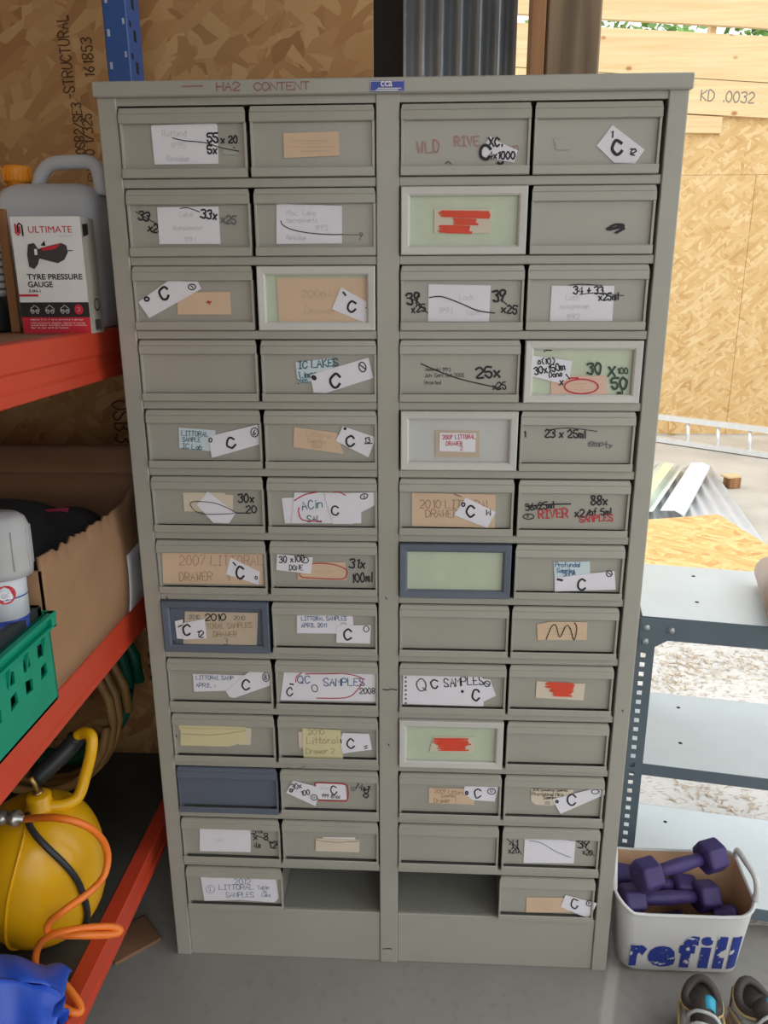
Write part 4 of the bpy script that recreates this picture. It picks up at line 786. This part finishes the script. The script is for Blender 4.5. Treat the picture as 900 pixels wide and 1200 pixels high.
# crumpled blue plastic sack
b = MB(); random.seed(11)
def bagpt(u, v):
    p = at(-40+112*u, 1144+26*u*u+75*v, -.41-.03*v); k = math.sin(6*u+2*v)*.005+math.sin(11*u-4*v)*.0025+math.cos(7*v+4*u)*.003
    return p+Vector((0, -k-.02*math.sin(PI*v), k*.5 + (.006*max(0, math.sin(9*u)) if v < .1 else 0)))
sheet(b, bagpt, 26, 16, 'bluebag', (-.002, .004, -.001)); sheet(b, lambda u, v: bagpt(u, 0)+Vector((-.02*v, .07*v, -.03*v*v+.006*math.sin(11*u+4*v))), 26, 6, 'bluebag', (0, .001, -.003))
sheet(b, lambda u, v: at(64+14*u, 1180+30*v-12*u, -.42)+Vector((0, -.01*math.sin(6*v), 0)), 5, 6, 'bluebag', (-.002, .004, -.001))
o = tag(b.build('plastic_sack'), 'crumpled bright blue plastic sack at bottom left of the photo', 'bag')
# board under the rack
b = MB(); mt = Matrix.Translation((-.575, .03, .001)) @ Matrix.Rotation(.75, 4, 'Z')
for k in range(2): b.cbox((-.05, -.045, .004*k), (.05+.004*k, .04, .0035+.004*k), 'kraft_d', .0005, mt)
o = tag(b.build('cardboard_scrap'), 'dark brown folded cardboard scrap on floor under the red beam', 'cardboard'); origin(o, (-.575, .03, 0))

# ================================================================== BENCH (right, behind the cabinet)
BA = math.radians(-10); B0 = Vector((.506, .15, 0)); bu = Vector((math.cos(BA), math.sin(BA), 0)); bv = Vector((-math.sin(BA), math.cos(BA), 0)); BL, BD = .78, .325
bn = thing('metal_bench', 'slate grey slotted-angle metal shelf unit right of the cabinet', 'shelving', tuple(B0+bu*BL/2+bv*BD/2))
bm = Matrix((( bu.x, bv.x, 0, B0.x), (bu.y, bv.y, 0, B0.y), (0, 0, 1, 0), (0, 0, 0, 1)))
for zt, lip in ((.746, .05), (.407, .028), (.082, .03)):
    b = MB(); b.cbox((.002, .002, zt-.002), (BL-.002, BD-.002, zt), 'shelf', .0006, bm)
    for yy in (.001, BD-.003): b.cbox((.001, yy, zt-lip), (BL-.001, yy+.002, zt-.0003), 'bench', .0005, bm)
    for xx in (.001, BL-.003): b.cbox((xx, .002, zt-lip), (xx+.002, BD-.002, zt-.0003), 'bench', .0005, bm)
    for (u, v) in ((.12, .1), (.135, .26), (.4, .12), (.42, .27), (.65, .1)): b.lathe([(.0045, 0), (.0045, .0003)], bm @ Vector((u, v, zt+.0001)), 'dark', 12)
    b.build('shelf', bn)
for (px_, py_, sx, sy) in ((0, 0, 1, 1), (BL, 0, -1, 1), (0, BD, 1, -1), (BL, BD, -1, -1)):
    b = MB(); zz = .0; w = .034
    top = .742
    def fl(u0, u1, z0, z1): b.box((min(px_-sx*.003+sx*u0, px_-sx*.003+sx*u1), py_-sy*.003 if sy > 0 else py_+.001, z0), (max(px_-sx*.003+sx*u0, px_-sx*.003+sx*u1), py_-sy*.003+.002 if sy > 0 else py_+.003, z1), 'bench', bm)
    fl(0, .008, 0, top); fl(.018, w, 0, top)
    k = 0; z = 0
    while z < top: fl(.008, .018, z, min(top, z+.011)); z += .0215
    b.box((min(px_-sx*.003, px_-sx*.001), min(py_, py_+sy*w), 0), (max(px_-sx*.003, px_-sx*.001), max(py_, py_+sy*w), top), 'bench', bm)
    b.build('post', bn)
def gusset(x, z, sg):
    b = MB(); pts = [(x, -.0055, z), (x+sg*.075, -.0055, z), (x+sg*.075, -.0055, z-.028), (x+sg*.062, -.0055, z-.04), (x+sg*.03, -.0055, z-.062), (x, -.0055, z-.068)]
    b.poly([bm @ Vector(q) for q in pts], 'bench', bv*.002); g = b.build('gusset', bn)
    for dx_, dz_ in ((.012, -.02), (.06, -.022), (.012, -.05)):
        b = MB(); b.lathe([(.0075, 0), (.0075, .001), (.0062, .001), (.0062, .005), (.005, .006), (.001, .006)], bm @ Vector((x+sg*dx_, -.0056, z+dz_)), 'bolt', 6, -bv); b.build('bolt', g)
gusset(-.001, .744, 1); gusset(BL+.001, .744, -1)
ra, rb = Vector((.832, .325, .7827)), Vector((.762, .085, .7827))
b = MB(); d = (rb-ra).normalized(); b.lathe([(.03, -.001), (.034, 0), (.036, .003), (.036, (rb-ra).length), (.033, (rb-ra).length), (.033, .01), (.03, .009)], ra, 'roll', 32, d)
o = tag(b.build('tube_roll'), 'pinkish grey tube lying on top of the metal shelf unit', 'tube'); origin(o, (ra.x, ra.y, .746))

# ================================================================== TUB, DUMBBELLS, SHOES
tb = thing('storage_tub', 'flexible white plastic tub with worn blue lettering right of the cabinet', 'tub', (.61, .05, 0))
def ring(z_f, x0, x1, y0, y1, rad, zf):
    out = rrect((x0+x1)/2, (y0+y1)/2, 0, (x1-x0)/2, (y1-y0)/2, rad, 7)
    full = []
    for i in range(len(out)):
        a_, b_ = out[i], out[(i+1) % len(out)]; full.append(a_)
        if i % 8 == 7:
            for k in range(1, 6): full.append(a_.lerp(b_, k/6))
    return [Vector((p.x, p.y, zf(p))) for p in full]
rimz = lambda p: .168 + .028*max(0, min(1, (p.y+.02)/.15)) + .03*max(0, min(1, (.5-p.x)/.04))*1.0 + .012*max(0, min(1, (p.x-.7)/.04))
b = MB(); rg = []
for t_ in (0, .06, .25, .5, .75, .96, 1):
    x0 = .489-.027*t_; x1 = .733+.011*t_; y0 = -.003-.02*t_; y1 = .098+.037*t_; ins = .01*(1-min(1, t_/.06))
    rg.append(ring(0, x0+ins, x1-ins, y0+ins, y1-ins, .035, lambda p, t_=t_: .002+(rimz(p)-.002)*t_))
b.loft(rg, 'tub', cap=False); base = rg[0]; b.add(base, [tuple(range(len(base)))[::-1]], 'tub')
ri = []
for t_ in (1.0, .97, .7, .4, .05):
    x0 = .489-.027*t_+.004; x1 = .733+.011*t_-.004; y0 = -.003-.02*t_+.004; y1 = .098+.037*t_-.004
    ri.append(ring(0, x0, x1, y0, y1, .032, lambda p, t_=t_: .005+(rimz(p)-.005)*t_+(.002 if t_ == 1 else 0)))
b.loft([rg[-1], ri[0]], 'tub', cap=False); b.loft(ri, 'tub_in', cap=False); b.add(ri[-1], [tuple(range(len(ri[-1])))], 'tub_in')
b.build('body', tb)
b = MB(); rim2 = [p+Vector((0, 0, .001)) for p in rg[-1]]; b.tube(rim2, .0035, 'tub', 8, closed=True); b.build('rim', tb)
for sx, xe in ((1, .744), (-1, .461)):
    b = MB(); z0 = rimz(Vector((xe, .05, 0)))
    path = [(xe, .005, z0-.004), (xe+sx*.002, .006, z0+.02), (xe+sx*.0, .02, z0+.042), (xe-sx*.008, .06, z0+.05), (xe-sx*.004, .1, z0+.038), (xe, .112, z0+.012), (xe, .112, z0)]
    b.tube(path, .0065, 'tub', 10, 4); b.build('handle', tb)
b = MB()
fy = lambda z: -.003-.02*min(1, z/.168)-.0012
p0 = at(736, 1131, -.006); p1 = at(874, 1133, -.006); zl, zh = .024, .118
WT = p1.x-p0.x-.004
def tubpt(x, z):
    q = min(1, z/.168); xc = .733+.011*q-.036; y = fy(z)
    if x > xc: d_ = min(x-xc, .0335); y += .036-math.sqrt(.036**2-d_*d_)
    return Vector((min(x, xc+.0345), y, z))
GL = [('r', .0, .14, .64), ('e', .155, .24, .64), ('f', .415, .155, .97), ('i', .6, .085, .97), ('l', .725, .085, .98), ('l', .85, .085, .98)]
for ch, u, wd, hh_ in GL:
    if ch in 'il':
        top_ = .64 if ch == 'i' else .98; n_ = 6
        g_ = [tubpt(p0.x+(u+wd*k/n_)*WT, zl+q*(zh-zl)) for q in (0, top_/2, top_) for k in range(n_+1)]
        b.add(g_, [(r_*(n_+1)+k, r_*(n_+1)+k+1, (r_+1)*(n_+1)+k+1, (r_+1)*(n_+1)+k) for r_ in (0, 1) for k in range(n_)], 'worn_blue')
        if ch == 'i': b.add([tubpt(p0.x+(u+wd*.5)*WT+.0125*math.cos(k*PI/10), zl+.83*(zh-zl)+.0125*math.sin(k*PI/10)) for k in range(20)], [tuple(range(20))], 'worn_blue')
        continue
    printed(b, ch, lambda x, y, u=u: tubpt(p0.x+u*WT+x, zl+y), 'worn_blue', .06, (wd*WT, hh_*(zh-zl)))
tag(b.build('lettering', tb), 'worn dark blue lettering reading refill')
def dumbbell(P, Q, label, rh=.027, roll=0):
    P, Q = Vector(P), Vector(Q); mid = (P+Q)/2; d = (Q-P).normalized(); L = (Q-P).length
    r_ = thing('dumbbell', label, 'dumbbell', tuple(mid), 'purple dumbbells in the tub')
    u = d.orthogonal().normalized(); u = Matrix.Rotation(roll, 3, d) @ u; w = d.cross(u)
    hexr = lambda c_, rr: [c_ + (u*math.cos(k*PI/3)+w*math.sin(k*PI/3))*rr for k in range(6)]
    for sg, e_ in ((-1, P), (1, Q)):
        b = MB(); hl = .025
        def rd(rr): return [e_, rr]
        rings = [hexr(e_+d*z, rr) for z, rr in ((-hl, rh*.78), (-hl+.004, rh*.94), (-hl+.008, rh), (hl-.008, rh), (hl-.004, rh*.94), (hl, rh*.78))]
        b.loft(rings, 'purple', smooth=False); o = b.build('head', r_, bevel=.004)
    b = MB(); b.tube([P+d*.018, P+d*(L*.3), mid, Q-d*(L*.3), Q-d*.018], [.0125, .0135, .0155, .0135, .0125], 'purple', 12); b.build('handle', r_)
    return r_
dumbbell(at(758, 1025, .015), at(833, 1003, .07), 'purple dumbbell on top of the others, right end highest', .035, .3)
dumbbell(at(739, 1054, .02), at(826, 1050, .06), 'purple dumbbell lying across the front of the tub below the top one', .033, .1)
dumbbell(at(728, 1028, .075), at(800, 1040, .085), 'purple dumbbell at the back left of the tub', .031, .5)
dumbbell(at(852, 1078, .02), at(790, 1085, .04), 'purple dumbbell lowest at the right end of the tub', .03, .2)

def shoe(loc, rz, label, tilt=0):
    r_ = thing('trainer_shoe', label, 'shoe', tuple(loc), 'pair of trainers on the floor')
    mt = Matrix.Translation(loc) @ Matrix.Rotation(rz, 4, 'Z') @ Matrix.Rotation(tilt, 4, 'Y') @ Matrix.Scale(1.08, 4)
    # local: +x toe, origin at the heel base
    def sec(x, w, z0, z1, n=16, open_=0):
        out = []
        for k in range(n):
            a = 2*PI*k/n; c_, s_ = math.cos(a), math.sin(a)
            out.append(mt @ Vector((x, w*abs(c_)**.7*(1 if c_ > 0 else -1), (z0+z1)/2+(z1-z0)/2*abs(s_)**.8*(1 if s_ > 0 else -1))))
        return out
    b = MB(); S = [(.0, .02, .002, .026), (.012, .032, .001, .028), (.06, .036, .001, .028), (.13, .034, .004, .026), (.2, .044, .002, .024), (.25, .038, .003, .022), (.275, .018, .008, .02)]
    b.loft([sec(*q) for q in S], 'shoe_t'); b.build('sole', r_)
    b = MB(); U = [(.008, .02, .02, .078), (.02, .031, .02, .084), (.05, .034, .02, .07), (.085, .036, .02, .088), (.12, .036, .02, .084), (.16, .038, .02, .07), (.21, .04, .018, .052), (.25, .032, .018, .042), (.268, .016, .018, .032)]
    b.loft([sec(*q) for q in U], 'shoe_w'); b.build('upper', r_)
    el = [k*PI/12 for k in range(24)]
    b = MB(); b.loft([[mt @ Vector((.042+.031*math.cos(a), .023*math.sin(a), .088+.006*math.cos(2*a))) for a in el], [mt @ Vector((.042+.024*math.cos(a), .017*math.sin(a), .045)) for a in el]], 'shoe_b', cap=True); b.build('lining', r_)
    b = MB(); b.tube([mt @ Vector((.042+.034*math.cos(a), .027*math.sin(a), .087+.009*math.cos(2*a))) for a in el], .0085, 'shoe_b', 10, closed=True); b.build('collar', r_)
    b = MB(); b.tube([mt @ Vector((.042+.041*math.cos(a), .0345*math.sin(a), .084+.009*math.cos(2*a))) for a in el], .0026, 'shoe_y', 8, closed=True)
    for sg in (-1, 1): b.tube([mt @ Vector(q) for q in ((.02, sg*.034, .05), (.06, sg*.037, .06), (.11, sg*.037, .05), (.16, sg*.04, .035))], .003, 'shoe_y', 8, 3)
    b.build('piping', r_)
    b = MB(); sheet(b, lambda u, v: mt @ Vector((.06+.11*u, (v-.5)*.044, .118-.05*u-.016*(2*abs(v-.5))**2)), 8, 6, 'shoe_b', (0, 0, -.005)); b.build('tongue', r_)
    b = MB(); sheet(b, lambda u, v: mt @ Vector((.064+.018*u, (v-.5)*.022+.006, .1182-.01*u-.0075*(2*abs(v-.5))**2)), 4, 4, 'shoe_c', (0, 0, .001)); b.build('tongue_patch', r_)
    b = MB(); sheet(b, lambda u, v: mt @ Vector((.004-.003*math.cos(PI*(u-.5)), (u-.5)*.046, .03+.05*v)), 8, 4, 'shoe_t', (.004, 0, 0)); b.build('heel_tab', r_)
    for k in range(4):
        b = MB(); x = .088+k*.017; z = .11-.008*k; b.tube([mt @ Vector((x, -.028, z-.022)), mt @ Vector((x+.004, -.014, z-.001)), mt @ Vector((x+.008, .014, z-.001)), mt @ Vector((x+.012, .028, z-.022))], .0032, 'shoe_w', 6, 3); b.build('lace', r_)
    return r_
shoe(Vector((.612, -.1, .0)), math.radians(-105), 'dark collared trainer with cyan lining in front of the tub')
shoe(Vector((.692, -.1, .0)), math.radians(-80), 'trainer with tan heel at the bottom right corner')

# ================================================================== OUTDOORS
wy = 6.12
tw = thing('timber_wall', 'sunlit outdoor wall of pale planks above strand board sheets', 'wall', (2.6, wy, 0))
def plank(pts, d0, th, m='pine'):
    b = MB(); q = [at(*p, d0) for p in pts]; b.poly(q, m, (0, th, 0)); return b
def ext(p, q, x): return (x, p[1]+(q[1]-p[1])*(x-p[0])/(q[0]-p[0]))
def strip(t0, t1, b0, b1, xa, xb): return [ext(t0, t1, xa), ext(t0, t1, xb), ext(b0, b1, xb), ext(b0, b1, xa)]
pb = []
plank(strip((710,-40),(900,-29),(710,22),(900,33), 560, 1150), wy-.045, .045).build('plank', tw)
plank(strip((710,32),(900,42.5),(706,84.5),(900,96.5), 560, 1150), wy-.045, .045).build('plank', tw)
b = plank(strip((706,85.5),(900,97.5),(808,133),(900,138), 560, 1150), wy-.04, .04)
q0 = at(821, 118, wy-.042); q1 = at(882, 122, wy-.042)
ki = plain('stamp_grey', (.16, .15, .14), .7)
for tx, x, y in (('KD', 821, 117.5), ('.0032', 846, 119)):
    st, L_ = strokes(tx, 12, .01, .62)
    for q in st: b.ribbon([at(x+v.x+v.y*.12, y-v.y+v.x*.04, wy-.0415) for v in q], .009, ki, (0, -1, 0))
b.build('plank', tw)
plank([(560, 120), (847, 137), (845, 156), (560, 152)], wy-.035, .035).build('plank', tw)
X = lambda px, py: at(px, py, wy)
zs = X(860, 205).z; zt = X(860, 120).z; xs = X(875, 300).x
for (xa, xb, za, zb) in ((.6, xs-.0015, .02, zs-.001), (xs+.0015, 6.5, .02, zs-.001), (.6, 6.5, zs+.001, zt)):
    b = MB(); b.cbox((xa, wy, za), (xb, wy+.018, zb), 'osb_out', .002); b.build('board', tw)
for xx in (1.2, 2.4, 3.6, 4.8): 
    b = MB(); b.cbox((xx, wy+.02, 0), (xx+.05, wy+.12, 3.9), 'pine', .003); b.build('stud', tw)
# ladder on its edge in front of the boards
la0 = atz(772, 514.5, .03); la1 = atz(900, 533, .03); ld = (la1-la0).normalized()
up0 = at(772, 489, la0.y+.02); hgt = up0.z-.03
ldr = thing('ladder', 'aluminium ladder lying on its edge along the outdoor board wall', 'ladder', tuple(la0+ld*.5-Vector((0, 0, .03))))
lean = Vector((0, .05, hgt))
for k, (p_, z_) in enumerate(((la0, 0), (la0+lean, 0))):
    b = MB(); n_ = Vector((-ld.y, ld.x, 0)); s0 = p_-ld*.02; s1 = p_+ld*2.2
    b.poly([s0-n_*.03-Vector((0, 0, .022)), s0+n_*.03-Vector((0, 0, .022)), s0+n_*.03+Vector((0, 0, .022)), s0-n_*.03+Vector((0, 0, .022))], 'alu', s1-s0); b.build('stile', ldr)
rp = [at(x, 503, la0.y).x for x in (807, 844, 881)]
for k in range(0, 8):
    a = la0 + ld*(((at(806, 503, la0.y-.15).x-la0.x)/ld.x) + k*.268); b = MB(); b.tube([a, a+lean], .016, 'alu', 10); b.build('rung', ldr)
# sheets on the ground
A = atz(833, 545, .05); B = atz(900, 640, .05); d1 = (B-A).normalized(); v1 = Vector((d1.y, -d1.x, 0))
if v1.x > 0: v1 = -v1
b = MB(); corr(b, A+Vector((0, 0, -.02)), d1, v1, .076, .012, (0, 0, 1), 'galv_out', 2.9, .62)
o = tag(b.build('corrugated_sheet'), 'weathered grey corrugated metal sheet lying flat on the ground outside', 'metal sheet'); origin(o, (A.x, A.y, .0))
Cc = atz(793, 604, .1); A2 = atz(826, 546, .1); d2 = (Cc-A2).normalized(); v2 = Vector((d2.y, -d2.x, 0)); v2 = v2 if v2.x < 0 else -v2
b = MB(); corr(b, A2+v2*.13+Vector((0, 0, -.012)), d2, v2, .15, .024, (0, 0, 1), 'plastic_sheet', 1.45, 1.0, True)
b.poly([A2+v2*.2+d2*.1+Vector((0, 0, .016)), A2+v2*.27+d2*.1+Vector((0, 0, .016)), A2+v2*.27+d2*1.3+Vector((0, 0, .016)), A2+v2*.2+d2*1.3+Vector((0, 0, .016))], 'lime', (0, 0, .001))
o = tag(b.build('plastic_sheet'), 'clear corrugated plastic roofing sheet with lime streak on the ground', 'plastic sheet'); origin(o, (A2.x, A2.y, 0))
b = MB(); P_ = A2-v2*.03+Vector((0, 0, .0)); pr = [(0, -.035), (.0, -.008), (.05, .014), (.13, .004), (.13, .001), (.05, .011), (.003, -.01), (.003, -.035)]
b.loft([[P_+v2*x+Vector((0, 0, z))+d2*q for x, z in pr] for q in (-.05, 1.38)], 'flash', smooth=False)
o = tag(b.build('flashing_strip'), 'white metal flashing strip lying between the plastic and metal sheets', 'strip'); origin(o, (A2.x, A2.y, 0))
c1 = atz(840, 602.5, .085); c2 = atz(900, 640, .085); c3 = atz(765, 608, .085); e1 = (c2-c1).normalized(); e2 = (c3-c1).normalized()
for k, zz in enumerate((.0, .02)):
    b = MB(); q = c1+Vector((.01*k, .0, 0)); q.z = .046+zz; b.poly([q, q+e1*1.22, q+e1*1.22+e2*1.5, q+e2*1.5], 'osb_flat', (0, 0, .018)); o = tag(b.build('strand_board'), ('lower orange strand board sheet lying flat under another sheet outside', 'upper orange strand board sheet lying flat on the ground outside')[k], 'board'); origin(o, (q.x, q.y, q.z))
wb_ = atz(857, 571, .0); b = MB(); b.cbox((-.045, -.04, 0), (.045, .04, .075), 'batten', .003, Matrix.Translation(wb_) @ Matrix.Rotation(.3, 4, 'Z')); b.cbox((-.065, -.04, .075), (.04, .045, .09), 'pine', .002, Matrix.Translation(wb_) @ Matrix.Rotation(.3, 4, 'Z'))
o = tag(b.build('wood_offcut'), 'small wooden offcut block beyond the corrugated metal sheet', 'wood block'); origin(o, wb_)
# shavings
b = MB(); random.seed(21)
cl = [atz(790, 770, 0), atz(815, 785, 0), atz(860, 780, 0), atz(775, 800, 0), atz(830, 930, 0)]
for k in range(1100):
    if k < 650: p = Vector((random.uniform(.75, 2.4), random.uniform(.7, 2.0), 0))
    else: c_ = random.choice(cl); p = Vector((random.gauss(c_.x, .07), random.gauss(c_.y, .06), 0))
    a = random.uniform(0, PI); L_ = random.uniform(.004, .013); w_ = random.uniform(.0012, .003); dx = Vector((math.cos(a), math.sin(a), 0))*L_; dy = Vector((-math.sin(a), math.cos(a), 0))*w_; z = Vector((0, 0, .0015)); zt_ = Vector((0, 0, random.uniform(.001, .006)))
    b.add([p-dx-dy+z, p+dx-dy+z+zt_, p+dx+dy+z+zt_, p-dx+dy+z], [(0,1,2,3)], ('chip_grey', 'chip_tan', 'chip_pale')[k % 3] if k < 650 else ('chip_tan', 'chip_pale', 'chip_tan')[k % 3])
tag(b.build('wood_shavings'), 'wood shavings and chips scattered on the pale ground outside', 'shavings', kind='stuff')
# trees beyond the wall
for k, (x, y, h) in enumerate(((2.2, 9.5, 4.5), (4.9, 10.0, 4.7), (7.6, 9.8, 4.6))):
    tt = thing('tree', ('leafy green tree seen through the plank gap, at its left end', 'leafy green tree seen in the middle of the plank gap', 'leafy green tree at the right end of the plank gap')[k], 'tree', (x, y, 0), 'trees beyond the plank wall')
    b = MB(); b.tube([(x, y, 0), (x+.05, y, 1.5), (x-.05, y, 3.2)], [.14, .11, .07], 'bark', 10, 3); b.build('trunk', tt)
    b = MB(); random.seed(40+k)
    for q in range(2600):
        a = random.uniform(0, 2*PI); cz_ = random.uniform(-1, 1); rr = random.uniform(.55, 1)**.5; sp = math.sqrt(1-cz_*cz_); p = Vector((x+1.28*rr*sp*math.cos(a), y+1.2*rr*sp*math.sin(a), h-1.0+1.5*rr*cz_))
        d_ = Vector((random.uniform(-1, 1), random.uniform(-1, 1), random.uniform(-1, .6))).normalized(); u = d_.orthogonal().normalized()*.045; b.add([p, p+d_*.07+u, p+d_*.15, p+d_*.07-u], [(0,1,2,3)], 'leaf')
    b.build('foliage', tt)
